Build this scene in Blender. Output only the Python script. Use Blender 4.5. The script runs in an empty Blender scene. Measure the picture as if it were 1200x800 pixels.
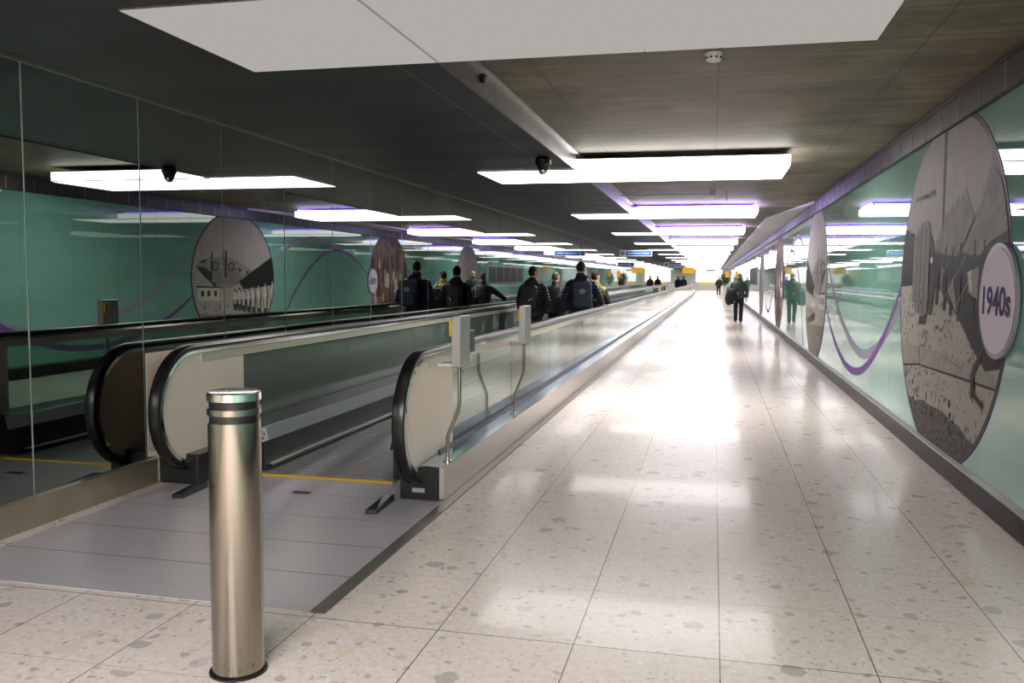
import bpy, bmesh, math, random
from mathutils import Vector, Matrix
random.seed(7)
S = bpy.context.scene
COL = S.collection
PI = math.pi
H = 1.54            # eye height

# ------------------------------------------------------------------ helpers
def lin(r, g, b):
    f = lambda c: (c/255/12.92) if c/255 <= .04045 else ((c/255+.055)/1.055)**2.4
    return (f(r), f(g), f(b), 1)

class NT:
    """small wrapper around a material node tree"""
    def __init__(s, name):
        s.m = bpy.data.materials.new(name); s.m.use_nodes = True
        s.t = s.m.node_tree; s.t.nodes.clear()
        s.out = s.t.nodes.new('ShaderNodeOutputMaterial')
    def n(s, typ, ins=None, **kw):
        x = s.t.nodes.new(typ)
        for k, v in kw.items(): setattr(x, k, v)
        for k, v in (ins or {}).items(): s.set(x.inputs[k], v)
        return x
    def set(s, sock, v):
        if isinstance(v, bpy.types.NodeSocket): s.t.links.new(v, sock)
        else: sock.default_value = v
    def math(s, op, a, b=None, c=None):
        x = s.t.nodes.new('ShaderNodeMath'); x.operation = op
        s.set(x.inputs[0], a)
        if b is not None: s.set(x.inputs[1], b)
        if c is not None: s.set(x.inputs[2], c)
        return x.outputs[0]
    def mix(s, f, a, b):
        x = s.t.nodes.new('ShaderNodeMix'); x.data_type = 'RGBA'
        s.set(x.inputs[0], f); s.set(x.inputs[6], a); s.set(x.inputs[7], b)
        return x.outputs[2]
    def pos(s):
        if not hasattr(s, '_p'):
            g = s.n('ShaderNodeNewGeometry'); s._p = g.outputs['Position']
            x = s.n('ShaderNodeSeparateXYZ', {0: s._p}); s.x, s.y, s.z = x.outputs
        return s._p
    def vec(s, sx, sy, sz):
        return s.n('ShaderNodeVectorMath', {0: s.pos(), 1: (sx, sy, sz)}, operation='MULTIPLY').outputs[0]
    def noise(s, v, scale, detail=3, rough=.5):
        return s.n('ShaderNodeTexNoise', {'Vector': v, 'Scale': scale, 'Detail': detail, 'Roughness': rough}).outputs[0]
    def ramp(s, f, stops, interp='LINEAR'):
        r = s.n('ShaderNodeValToRGB', {0: f}); cr = r.color_ramp; cr.interpolation = interp
        while len(cr.elements) < len(stops): cr.elements.new(.5)
        for e, (p, c) in zip(cr.elements, stops): e.position = p; e.color = c if len(c) == 4 else (*c, 1)
        return r.outputs[0]
    def line(s, v, x0, per, w):
        """1 on a joint line repeated every per, half width w"""
        a = s.math('DIVIDE', s.math('SUBTRACT', v, x0), per)
        d = s.math('ABSOLUTE', s.math('SUBTRACT', a, s.math('ROUND', a)))
        return s.math('LESS_THAN', d, w/per)
    def bsdf(s, **kw):
        p = s.n('ShaderNodeBsdfPrincipled')
        names = dict(col='Base Color', rough='Roughness', metal='Metallic', ior='IOR', normal='Normal', emit='Emission Color',
                     estr='Emission Strength', coat='Coat Weight', crough='Coat Roughness', spec='Specular IOR Level', sheen='Sheen Weight')
        for k, v in kw.items(): s.set(p.inputs[names[k]], v)
        s.t.links.new(p.outputs[0], s.out.inputs[0]); return p
    def bump(s, h, st=.3, d=.01):
        return s.n('ShaderNodeBump', {'Height': h, 'Strength': st, 'Distance': d}).outputs[0]

def simple(name, c, rough=.5, metal=0, noise=.0, nscale=8, **kw):
    t = NT(name)
    if noise:
        f = t.noise(t.pos(), nscale, 4)
        d = tuple(max(0, v*(1-noise)) for v in c[:3])+(1,); l = tuple(min(1, v*(1+noise)) for v in c[:3])+(1,)
        c = t.ramp(f, [(.3, d), (.7, l)])
    t.bsdf(col=c, rough=rough, metal=metal, **kw); return t.m

def emis(name, c, st):
    t = NT(name); e = t.n('ShaderNodeEmission', {0: c, 1: st}); t.t.links.new(e.outputs[0], t.out.inputs[0]); return t.m

def brushed(name, c, rough=.28, stretch=(1, 60, 60)):
    t = NT(name)
    f = t.noise(t.vec(*stretch), 6, 3)
    g = t.noise(t.pos(), 3, 3)
    r = t.math('ADD', t.math('MULTIPLY', f, .03), t.math('ADD', t.math('MULTIPLY', g, .10), rough-.065))
    dk = tuple(v*.88 for v in c[:3])+(1,)
    t.bsdf(col=t.ramp(g, [(.3, dk), (.7, c)]), rough=r, metal=1); return t.m

# ------------------------------------------------------------------ materials
M = {}
def mk_floor():
    t = NT('terrazzo'); t.pos()
    wob = t.n('ShaderNodeTexNoise', {'Vector': t.pos(), 'Scale': 14., 'Detail': 2.}).outputs['Color']
    v = t.n('ShaderNodeVectorMath', {0: t.pos(), 1: t.n('ShaderNodeVectorMath', {0: wob, 1: (.06, .06, 0)}, operation='MULTIPLY').outputs[0]}, operation='ADD').outputs[0]
    base = t.ramp(t.noise(t.pos(), 30, 5, .65), [(.3, lin(218, 204, 197)), (.7, lin(240, 228, 221))])
    col = base
    chips = [(lin(150, 148, 147)), (lin(212, 194, 180)), (lin(246, 242, 238)), (lin(112, 110, 110)), (lin(190, 184, 180)), (lin(166, 162, 160)), (lin(222, 204, 184))]
    for sc, thr, mn in ((44, .40, .40), (19, .45, .44), (8.0, .55, .46)):
        vo = t.n('ShaderNodeTexVoronoi', {'Vector': v, 'Scale': float(sc), 'Randomness': 1.})
        r = t.n('ShaderNodeSeparateColor', {0: vo.outputs['Color']}).outputs
        size = t.math('MULTIPLY', r[1], mn)
        on = t.math('MULTIPLY', t.math('LESS_THAN', vo.outputs['Distance'], size), t.math('GREATER_THAN', r[0], thr))
        cc = t.ramp(r[2], [(i/len(chips), c) for i, c in enumerate(chips)], 'CONSTANT')
        col = t.mix(t.math('MULTIPLY', on, .56), col, cc)
    lx = t.line(t.x, .063, .6, .0022)
    ly = t.line(t.y, 3.5, .641, .0011)
    lk = t.math('COMPARE', t.y, 3.5, .0026)
    ln = t.math('MAXIMUM', t.math('MAXIMUM', lx, t.math('MULTIPLY', ly, .75)), lk)
    col = t.mix(ln, col, lin(70, 66, 62))
    rg = t.math('ADD', t.math('MULTIPLY', t.noise(t.pos(), 2.2, 4), .10), .17)
    t.bsdf(col=col, rough=rg, ior=1.17, coat=.07, crough=.04)
    return t.m
def mk_concrete():
    t = NT('raw_concrete'); t.pos()
    a = t.noise(t.vec(1, 1, 1), 1.3, 6, .6); b = t.noise(t.vec(.5, 6, 1), 2.0, 5, .6)
    f = t.math('ADD', t.math('MULTIPLY', a, .6), t.math('MULTIPLY', b, .4))
    col = t.ramp(f, [(.34, lin(72, 66, 50)), (.5, lin(106, 99, 80)), (.66, lin(142, 135, 112))])
    pit = t.math('LESS_THAN', t.n('ShaderNodeTexVoronoi', {'Vector': t.pos(), 'Scale': 3.2}).outputs['Distance'], .028)
    ln = t.math('MAXIMUM', t.line(t.x, 0., 1.235, .006), t.line(t.y, 7.55, 1.83, .005))
    st = t.math('MULTIPLY', t.line(t.x, 0., 1.235, .06), t.math('GREATER_THAN', t.noise(t.pos(), 5, 3), .55))
    col = t.mix(t.math('MULTIPLY', st, .3), col, lin(90, 80, 70))
    col = t.mix(t.math('MULTIPLY', t.math('MAXIMUM', ln, pit), .7), col, lin(56, 50, 46))
    t.bsdf(col=col, rough=.6, normal=t.bump(f, .4, .02)); return t.m
def mk_soffit():
    t = NT('dark_metal_ceiling_panel'); t.pos()
    ln = t.math('MAXIMUM', t.line(t.y, 5.36, 1.07, .0035), t.math('COMPARE', t.x, -1.9, .005))
    hi = t.math('COMPARE', t.x, -1.89, .004)  # highlight beside the panel joint, painted into the colour
    col = t.mix(ln, t.ramp(t.noise(t.pos(), 1.1, 3), [(.3, lin(50, 50, 53)), (.7, lin(60, 60, 63))]), lin(14, 14, 15))
    col = t.mix(hi, col, lin(150, 150, 150))
    h = t.math('PINGPONG', t.math('SUBTRACT', t.y, 5.36), .535)
    t.bsdf(col=col, rough=.42, metal=.15, normal=t.bump(h, .35, .05)); return t.m
def mk_mat():
    t = NT('ribbed_grey_landing_metal'); t.pos()
    f = t.noise(t.vec(1.2, 60, 1), 3, 4, .6)
    rib = t.math('PINGPONG', t.y, .005)
    col = t.ramp(f, [(.3, lin(184, 178, 184)), (.7, lin(204, 198, 204))])
    ln = t.math('MAXIMUM', t.math('COMPARE', t.y, 4.02, .004), t.math('MAXIMUM', t.math('COMPARE', t.y, 4.5, .004), t.math('MAXIMUM', t.math('COMPARE', t.y, 5.0, .003), t.math('COMPARE', t.y, 5.53, .003))))
    sp = t.math('GREATER_THAN', t.noise(t.vec(1, 2, 1), 9, 2), .765)
    col = t.mix(t.math('MULTIPLY', sp, .6), col, lin(200, 190, 160))
    col = t.mix(ln, col, lin(50, 49, 50))
    t.bsdf(col=col, rough=.33, metal=.0, spec=.9, normal=t.bump(rib, .3, .004)); return t.m
def mk_pallet():
    t = NT('grooved_grey_pallets'); t.pos()
    n1 = t.noise(t.vec(1, .02, 0), 55, 1)
    groove = t.math('PINGPONG', t.x, .0045)
    col = t.ramp(t.noise(t.vec(30, 1, 1), 2, 3), [(.3, lin(128, 128, 128)), (.7, lin(152, 152, 152))])
    col = t.mix(t.math('GREATER_THAN', n1, .665), col, lin(190, 190, 190))  # bright streaks of reflected light painted into the belt colour
    col = t.mix(t.line(t.y, 6.0, .133, .004), col, lin(48, 48, 48))
    t.bsdf(col=col, rough=.38, metal=.4, normal=t.bump(groove, .4, .006)); return t.m
def mk_glass(name, f0, tint):
    t = NT(name)
    lw = t.n('ShaderNodeLayerWeight', {0: .5})
    F = t.math('ADD', t.math('MULTIPLY', t.math('POWER', lw.outputs['Facing'], 5.), 1-f0), f0)
    tr = t.n('ShaderNodeBsdfTransparent', {0: tint}); gl = t.n('ShaderNodeBsdfGlossy', {'Color': (1, 1, 1, 1), 'Roughness': .015})
    mx = t.n('ShaderNodeMixShader', {0: F, 1: tr.outputs[0], 2: gl.outputs[0]})
    t.t.links.new(mx.outputs[0], t.out.inputs[0]); return t.m
def mk_greenwall():
    t = NT('green_back_painted_glass'); t.pos()
    f = t.noise(t.vec(1, .25, 2.), 1.2, 4)
    col = t.ramp(f, [(.3, lin(112, 164, 150)), (.7, lin(128, 178, 164))])
    t.bsdf(col=col, rough=.02, ior=1.62); return t.m
def mk_lattice():
    t = NT('expanded_metal_mesh'); t.pos()
    a = t.math('PINGPONG', t.math('ADD', t.y, t.math('MULTIPLY', t.z, 1.0)), .011)
    b = t.math('PINGPONG', t.math('SUBTRACT', t.y, t.math('MULTIPLY', t.z, 1.0)), .011)
    on = t.math('LESS_THAN', t.math('MINIMUM', a, b), .0028)
    col = t.mix(on, lin(34, 31, 30), lin(92, 86, 82))
    t.bsdf(col=col, rough=.4, metal=.6); return t.m
def mk_grain(name, dark, light, scale=60, lo=.35, hi=.65, rough=.6, spk=0):
    t = NT(name); f = t.noise(t.pos(), scale, 5, .65)
    if spk:
        g = t.noise(t.pos(), spk, 3); f = t.math('MULTIPLY', f, t.math('ADD', .55, t.math('MULTIPLY', g, .9)))
    t.bsdf(col=t.ramp(f, [(lo, dark), (hi, light)]), rough=rough, spec=.18); return t.m
def mk_puffer(name, c, per=.055, st=.9):
    t = NT(name); tc = t.n('ShaderNodeTexCoord').outputs['Object']
    z = t.n('ShaderNodeSeparateXYZ', {0: tc}).outputs[2]
    h = t.math('ABSOLUTE', t.math('SINE', t.math('MULTIPLY', z, PI/per)))
    h = t.math('POWER', h, .5)
    f = t.noise(tc, 9, 4)
    d = tuple(v*.75 for v in c[:3])+(1,)
    t.bsdf(col=t.ramp(f, [(.3, d), (.7, c)]), rough=.5, normal=t.bump(h, st, .025)); return t.m

M['floor'] = mk_floor(); M['concrete'] = mk_concrete(); M['soffit'] = mk_soffit(); M['mat'] = mk_mat(); M['pallet'] = mk_pallet()
M['glass'] = mk_glass('balustrade_glass', .09, lin(205, 222, 212))
M['greyglass'] = simple('grey_backed_glass', lin(100, 110, 104), .03, 0, ior=1.6)
M['green'] = mk_greenwall(); M['lattice'] = mk_lattice()
M['mirror'] = simple('dark_mirror_glass', lin(146, 152, 149), .012, 1)
M['seam'] = simple('glass_edge', lin(232, 240, 236), .5)
M['darkseam'] = simple('dark_joint', lin(30, 50, 45), .5)
M['steel'] = brushed('brushed_steel', lin(206, 200, 190), .26, (60, 1, 60))
M['steelv'] = brushed('brushed_steel_tube', lin(160, 151, 140), .15, (60, 60, 60))
M['track'] = simple('satin_track_metal', lin(226, 217, 202), .38, .55)
M['edge'] = simple('grey_deck_edge', lin(172, 176, 180), .35, .75)
M['skirtsteel'] = simple('smooth_satin_steel', lin(206, 200, 192), .3, .85)
M['steelplate'] = simple('satin_steel_plate', lin(250, 234, 218), .4, .25, .03, 2)
M['deck'] = brushed('polished_deck_steel', lin(176, 190, 206), .16, (60, .6, 60))
M['polish'] = simple('polished_steel', lin(225, 220, 212), .12, 1)
M['rubber'] = simple('black_rubber', lin(26, 25, 26), .28, 0, .2, 20)
M['black'] = simple('black_plastic', lin(24, 24, 25), .38, 0, .15, 12)
M['blackskirt'] = simple('black_coated_skirt', lin(38, 38, 38), .3, .3, .2, 6)
M['darkdeck'] = simple('dark_deck_cover', lin(66, 64, 64), .32, .6, .2, 14)
M['yellow'] = simple('safety_yellow', lin(236, 190, 30), .45)
M['white'] = simple('white_paint', lin(225, 224, 222), .5, 0, .04, 4)
M['fascia'] = brushed('grey_metal_fascia', lin(168, 166, 164), .34, (1, 2, 1))
M['bulk'] = simple('pale_painted_panel', lin(198, 194, 196), .4, 0, .05, 2)
M['lampoff'] = emis('dimmed_lamp_diffuser', (1, .94, .88, 1), .285)
M['lamp'] = emis('lit_lamp_diffuser', (1, .96, .93, 1), 7.5)
M['addedfill'] = emis('added_fill_diffuser', (1, .955, .935, 1), 13.)
M['violet'] = emis('violet_cove_light', (.22, .10, 1, 1), 42.)
M['greyframe'] = simple('grey_lamp_frame', lin(140, 138, 136), .4, .6)
M['louvre'] = simple('bronze_black_louvre', lin(58, 53, 50), .3, .8, .2, 3)
M['greystrip'] = simple('grey_edge_strip', lin(126, 121, 114), .36, .7, .08, 10)
M['blue'] = simple('sign_blue', lin(20, 98, 190), .4)
M['amber'] = simple('sign_yellow', lin(250, 190, 20), .4, estr=.35, emit=lin(250, 190, 20))
M['orange'] = simple('lit_sign_orange', lin(245, 160, 20), .4, estr=.5, emit=lin(245, 160, 20))
M['skin'] = simple('skin', lin(198, 150, 126), .5, 0, .1, 18)
M['skinlt'] = simple('skin_ruddy', lin(206, 156, 134), .5, 0, .1, 18)
M['lips'] = simple('lips', lin(150, 92, 84), .5)
M['hairbrown'] = mk_grain('brown_hair', lin(28, 20, 16), lin(58, 44, 34), 130)
M['hairblack'] = mk_grain('dark_hair', lin(16, 13, 12), lin(38, 31, 27), 130)
M['hairgrey'] = mk_grain('grey_hair', lin(58, 54, 50), lin(120, 114, 108), 130)
M['jeans'] = simple('navy_trousers', lin(30, 33, 44), .8, 0, .2, 10)
M['trousers'] = simple('black_trousers', lin(24, 24, 27), .8, 0, .2, 10)
M['shoe'] = simple('black_shoe', lin(20, 19, 19), .35, 0, .2, 20)
M['puffblack'] = mk_puffer('black_quilted_nylon', lin(34, 35, 38))
M['puffnavy'] = mk_puffer('navy_quilted_nylon', lin(38, 38, 72), .06)
M['jackgrey'] = mk_puffer('charcoal_ribbed_jacket', lin(66, 66, 70), .045, .6)
def mk_twotone():
    t = NT('olive_and_black_jacket'); tc = t.n('ShaderNodeTexCoord').outputs['Object']
    x, y, z = t.n('ShaderNodeSeparateXYZ', {0: tc}).outputs
    on = t.math('MULTIPLY', t.math('GREATER_THAN', z, 1.24), t.math('LESS_THAN', t.math('ABSOLUTE', x), .245))
    t.bsdf(col=t.mix(on, lin(34, 34, 34), lin(150, 142, 62)), rough=.7); return t.m
M['jackolive'] = mk_twotone()
M['jackdark'] = simple('dark_jacket_cloth', lin(32, 33, 36), .75, 0, .25, 12)
M['sweater'] = simple('grey_green_knit', lin(72, 82, 82), .85, 0, .15, 60)
M['packblue'] = simple('slate_blue_canvas', lin(58, 66, 84), .7, 0, .2, 16)
M['packblack'] = simple('black_backpack_nylon', lin(30, 30, 32), .6, 0, .2, 16)
M['palegrey'] = simple('pale_print', lin(170, 172, 178), .6)
M['leaf'] = mk_grain('dark_green_leaves', lin(24, 58, 22), lin(62, 112, 46), 20)
M['pot'] = simple('white_planter', lin(226, 222, 214), .35)
M['red'] = simple('red_plastic', lin(214, 74, 58), .4)
M['mesh_dark'] = simple('dark_recess', lin(16, 15, 15), .6)
# mural inks
M['ph_sky'] = mk_grain('photo_pale_grey', lin(158, 152, 147), lin(172, 166, 161), 5, .3, .7)
M['ph_mid'] = mk_grain('photo_mid_grey', lin(112, 107, 103), lin(134, 128, 124), 14)
M['ph_tent'] = mk_grain('photo_canvas_grey', lin(126, 120, 116), lin(150, 144, 139), 8)
M['ph_dark'] = mk_grain('photo_dark_grey', lin(38, 36, 35), lin(62, 59, 57), 24)
M['ph_black'] = mk_grain('photo_black', lin(24, 23, 23), lin(38, 36, 35), 24)
M['ph_ground'] = mk_grain('photo_speckled_ground', lin(70, 66, 62), lin(170, 164, 156), 16, .34, .44, spk=3.)
M['ph_soil'] = mk_grain('photo_dark_soil', lin(46, 44, 42), lin(112, 107, 102), 26, .36, .62)
M['ph_white'] = mk_grain('photo_white', lin(188, 182, 176), lin(206, 200, 194), 12)
M['ph_plank'] = mk_grain('photo_plank', lin(142, 137, 131), lin(162, 156, 150), 9)
M['sepia'] = mk_grain('photo_brown', lin(84, 66, 60), lin(124, 104, 96), 4)
M['sepiadk'] = mk_grain('photo_dark_brown', lin(56, 36, 32), lin(84, 58, 50), 8)
M['sepialt'] = mk_grain('photo_cream', lin(170, 156, 146), lin(192, 178, 168), 10)
M['lilac'] = mk_grain('photo_lilac_grey', lin(138, 128, 136), lin(168, 158, 164), 5)
M['rim'] = simple('purple_ring', lin(64, 40, 80), .5, spec=.2)
M['rimgrey'] = simple('grey_ring', lin(140, 138, 146), .35)
M['badge'] = simple('pale_lilac_badge', lin(216, 206, 222), .6, spec=.15)
M['inkpurple'] = simple('deep_purple_ink', lin(50, 22, 80), .6, spec=.15)
M['ribpurple'] = simple('purple_ribbon', lin(104, 66, 136), .5, spec=.2)
M['ribgrey'] = simple('mauve_ribbon', lin(140, 136, 158), .5, spec=.2)

# ------------------------------------------------------------------ mesh building
class MB:
    def __init__(s): s.v = []; s.f = []; s.k = []
    def add(s, vs, fs, k=0):
        o = len(s.v); s.v += [tuple(v) for v in vs]; s.f += [tuple(o+i for i in f) for f in fs]; s.k += [k]*len(fs); return s
    def box(s, x0, x1, y0, y1, z0, z1, k=0):
        vs = [(x, y, z) for z in (z0, z1) for y in (y0, y1) for x in (x0, x1)]
        return s.add(vs, [(0, 2, 3, 1), (4, 5, 7, 6), (0, 1, 5, 4), (2, 6, 7, 3), (0, 4, 6, 2), (1, 3, 7, 5)], k)
    def rbox(s, x0, x1, y0, y1, z0, z1, r, k=0, seg=2):
        b = bmesh.new(); bmesh.ops.create_cube(b, size=1)
        for v in b.verts: v.co = ((x0+x1)/2+v.co.x*(x1-x0), (y0+y1)/2+v.co.y*(y1-y0), (z0+z1)/2+v.co.z*(z1-z0))
        bmesh.ops.bevel(b, geom=b.edges[:], offset=r, segments=seg, affect='EDGES', profile=.5)
        b.verts.index_update(); s.add([v.co[:] for v in b.verts], [[v.index for v in f.verts] for f in b.faces], k); b.free(); return s
    def poly_x(s, pts, x0, x1, k=0):
        """(y,z) outline given thickness along x"""
        n = len(pts); a = [(x0, p[0], p[1]) for p in pts]; b = [(x1, p[0], p[1]) for p in pts]
        return s.add(a+b, [tuple(range(n))[::-1], tuple(range(n, 2*n))]+[(i, (i+1) % n, n+(i+1) % n, n+i) for i in range(n)], k)
    def prof_y(s, pts, y0, y1, k=0):
        """(x,z) outline extruded along y"""
        n = len(pts); a = [(p[0], y0, p[1]) for p in pts]; b = [(p[0], y1, p[1]) for p in pts]
        return s.add(a+b, [tuple(range(n)), tuple(range(n, 2*n))[::-1]]+[(i, n+i, n+(i+1) % n, (i+1) % n) for i in range(n)], k)
    def lathe(s, c, prof, n=32, k=0):
        vs = []; fs = []
        for r, z in prof:
            for i in range(n): vs.append((c[0]+r*math.cos(2*PI*i/n), c[1]+r*math.sin(2*PI*i/n), c[2]+z))
        for j in range(len(prof)-1):
            for i in range(n): fs.append((j*n+i, j*n+(i+1) % n, (j+1)*n+(i+1) % n, (j+1)*n+i))
        fs.append(tuple(range(n))[::-1]); fs.append(tuple((len(prof)-1)*n+i for i in range(n)))
        return s.add(vs, fs, k)
    def loft(s, pts, radii, n=14, ref=(1, 0, 0), k=0):
        """closed tube through pts; radii is r or (rx, ry) per point, rx along ref"""
        P = [Vector(p) for p in pts]; vs = []; fs = []; m = len(P)
        for i, p in enumerate(P):
            t = (P[min(i+1, m-1)]-P[max(i-1, 0)]).normalized()
            a = Vector(ref); a = (a-t*a.dot(t))
            if a.length < 1e-4: a = Vector((0, 1, 0)); a = a-t*a.dot(t)
            a.normalize(); b = t.cross(a)
            r = radii[i]; r = r if isinstance(r, (tuple, list)) else (r, r)
            for j in range(n):
                q = p+a*r[0]*math.cos(2*PI*j/n)+b*r[1]*math.sin(2*PI*j/n); vs.append(q[:])
        for i in range(m-1):
            for j in range(n): fs.append((i*n+j, i*n+(j+1) % n, (i+1)*n+(j+1) % n, (i+1)*n+j))
        fs.append(tuple(range(n))[::-1]); fs.append(tuple((m-1)*n+j for j in range(n)))
        return s.add(vs, fs, k)
    def ell(s, c, r, nu=20, nv=12, k=0):
        vs = []; fs = []
        for i in range(1, nv):
            a = PI*i/nv
            for j in range(nu):
                b = 2*PI*j/nu; vs.append((c[0]+r[0]*math.sin(a)*math.cos(b), c[1]+r[1]*math.sin(a)*math.sin(b), c[2]+r[2]*math.cos(a)))
        vs += [(c[0], c[1], c[2]+r[2]), (c[0], c[1], c[2]-r[2])]; T = len(vs)-2
        for i in range(nv-2):
            for j in range(nu): fs.append((i*nu+j, (i+1)*nu+j, (i+1)*nu+(j+1) % nu, i*nu+(j+1) % nu))
        for j in range(nu):
            fs.append((T, j, (j+1) % nu)); fs.append((T+1, (nv-2)*nu+(j+1) % nu, (nv-2)*nu+j))
        return s.add(vs, fs, k)
    def build(s, name, mats, parent=None, smooth=True, kind=None, label=None):
        if not isinstance(mats, (list, tuple)): mats = [mats]
        off = Vector((0, 0, 0)); q = parent
        while q: off += q.location; q = q.parent
        me = bpy.data.meshes.new(name)
        me.from_pydata([(v[0]-off.x, v[1]-off.y, v[2]-off.z) for v in s.v], [], s.f)
        for m in mats: me.materials.append(m)
        me.polygons.foreach_set('material_index', s.k)
        b = bmesh.new(); b.from_mesh(me); bmesh.ops.recalc_face_normals(b, faces=b.faces); b.to_mesh(me); b.free()
        if smooth:
            me.polygons.foreach_set('use_smooth', [True]*len(me.polygons)); me.set_sharp_from_angle(angle=math.radians(32))
        me.update()
        o = bpy.data.objects.new(name, me); COL.objects.link(o)
        if parent: o.parent = parent
        if kind: o['kind'] = kind
        if label: o['label'] = label
        return o

def thing(name, label, cat, loc=(0, 0, 0), group=None):
    o = bpy.data.objects.new(name, None); COL.objects.link(o); o.location = loc; o.empty_display_size = .1
    o['label'] = label; o['category'] = cat
    if group: o['group'] = group
    return o
def tag(o, label, cat, group=None):
    o['label'] = label; o['category'] = cat
    if group: o['group'] = group
    return o
def kids(o): return [c for c in bpy.data.objects if c.parent == o]
def copy_tree(o, parent=None):
    c = o.copy(); COL.objects.link(c)
    if parent: c.parent = parent
    for ch in kids(o): copy_tree(ch, c)
    return c
def struct(mb, name, mats, **kw): return mb.build(name, mats, None, kind='structure', **kw)
def fuse(mb, voxel, smooth=6):
    """one continuous skin from overlapping closed tubes"""
    me = bpy.data.meshes.new('tmp'); me.from_pydata(mb.v, [], mb.f)
    b = bmesh.new(); b.from_mesh(me); bmesh.ops.recalc_face_normals(b, faces=b.faces); b.to_mesh(me); b.free()
    o = bpy.data.objects.new('tmp', me); COL.objects.link(o)
    r = o.modifiers.new('r', 'REMESH'); r.mode = 'VOXEL'; r.voxel_size = voxel
    sm = o.modifiers.new('s', 'SMOOTH'); sm.iterations = smooth; sm.factor = .5
    bpy.context.view_layer.update(); dg = bpy.context.evaluated_depsgraph_get()
    out = bpy.data.meshes.new_from_object(o.evaluated_get(dg))
    bpy.data.objects.remove(o); bpy.data.meshes.remove(me)
    out.polygons.foreach_set('use_smooth', [True]*len(out.polygons))
    return out
def link_mesh(name, me, mat, parent, label=None):
    me.materials.clear(); me.materials.append(mat); me.name = name
    o = bpy.data.objects.new(name, me); COL.objects.link(o); o.parent = parent
    if label: o['label'] = label
    return o
def text_mesh(name, body, size, mat, mtx, parent, bold=0., xs=1., align='CENTER', label=None):
    """lettering as a thin solid mesh; mtx maps its xy plane into the world"""
    cu = bpy.data.curves.new(name, 'FONT'); cu.body = body; cu.size = size; cu.align_x = align; cu.align_y = 'CENTER'
    cu.extrude = .0008; cu.offset = bold; cu.resolution_u = 3
    o = bpy.data.objects.new('tmp', cu); COL.objects.link(o); bpy.context.view_layer.update()
    me = bpy.data.meshes.new_from_object(o.evaluated_get(bpy.context.evaluated_depsgraph_get()))
    bpy.data.objects.remove(o)
    off = Vector((0, 0, 0)); q = parent
    while q: off += q.location; q = q.parent
    me.transform(Matrix.Translation(-off) @ mtx @ Matrix.Diagonal((xs, 1, 1, 1)))
    return link_mesh(name, me, mat, parent, label)
def face_w(x, y, z):   # lettering on the right wall, read from the corridor
    return Matrix(((0, 0, -1, x), (-1, 0, 0, y), (0, 1, 0, z), (0, 0, 0, 1)))
def face_s(x, y, z):   # lettering that faces back down the corridor
    return Matrix(((1, 0, 0, x), (0, 0, -1, y), (0, 1, 0, z), (0, 0, 0, 1)))

# ------------------------------------------------------------------ corridor shell
XL, XR, YB, YE = -4.015, 1.81, -13., 121.
ZS, ZC = 2.81, 3.0
struct(MB().box(XL-.1, XR+.1, YB, YE, -.1, 0), 'floor', M['floor'], smooth=False)
struct(MB().box(-1.61, XR+.1, YB, YE, ZC, ZC+.15), 'ceiling', M['concrete'], smooth=False)
struct(MB().box(XL-.1, -1.612, YB, YE, ZS, ZC+.15), 'ceiling_left', M['soffit'], smooth=False)
m = MB(); y = YB
while y < YE:
    y1 = y+2.14; m.box(-1.616, -1.598, y+.002, y1-.002, ZS-.012, ZC); y = y1
m.box(-1.614, -1.56, YB, YE, ZC-.018, ZC-.001)
struct(m, 'trim_1', M['fascia'], smooth=False)
# left wall of dark mirror glass
m = MB().box(XL-.09, XL-.006, YB, YE, 0, ZS, 1)
y = 4.40-1.07*13
while y < YE:
    m.box(XL-.006, XL, y+.007, y+1.07-.007, .19, ZS-.004, 0); y += 1.07
struct(m, 'wall_left', [M['mirror'], M['seam']], smooth=False)
struct(MB().box(XL, XL+.014, YB, YE, ZS-.022, ZS), 'trim_2', M['fascia'], smooth=False)
m = MB().box(XL, -3.985, YB, 5.648, 0, .178, 0).prof_y([(XL, .178), (-3.98, .178), (-3.98, .186), (XL, .194)], YB, 5.648, 0)
struct(m, 'baseboard_left', simple('worn_steel_base', lin(176, 163, 143), .36, .75, .10, 3), smooth=False)
# right wall of green glass
m = MB().box(XR+.006, XR+.1, YB, YE, 0, ZC, 1)
y = 6.42-1.062*14
while y < YE:
    m.box(XR, XR+.006, y+.0018, y+1.062-.0018, .17, 2.76, 0); y += 1.062
struct(m, 'wall_right', [M['green'], M['darkseam']], smooth=False)
m = MB()
for i in range(11):
    z = .012+i*.0142
    m.prof_y([(1.80, z), (1.785, z-.003), (1.785, z+.004), (1.80, z+.008)], YB, YE, 0)
m.box(1.797, 1.812, YB, YE, 0, .17, 1)
m.prof_y([(1.778, .166), (1.778, .178), (1.809, .192), (1.809, .166)], YB, YE, 2)
struct(m, 'baseboard_right', [M['louvre'], M['mesh_dark'], M['fascia']], smooth=False)
m = MB().box(1.79, 1.812, YB, YE, 2.745, 2.95, 0)
m.box(1.78, 1.812, YB, YE, 2.738, 2.75, 1).box(1.784, 1.812, YB, YE, 2.94, 2.952, 1)
y = YB+.1
while y < YE:
    m.box(1.785, 1.80, y, y+.008, 2.75, 2.94, 2); y += .53
struct(m, 'trim_3', [M['lattice'], M['mesh_dark'], M['fascia']], smooth=False)
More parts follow.
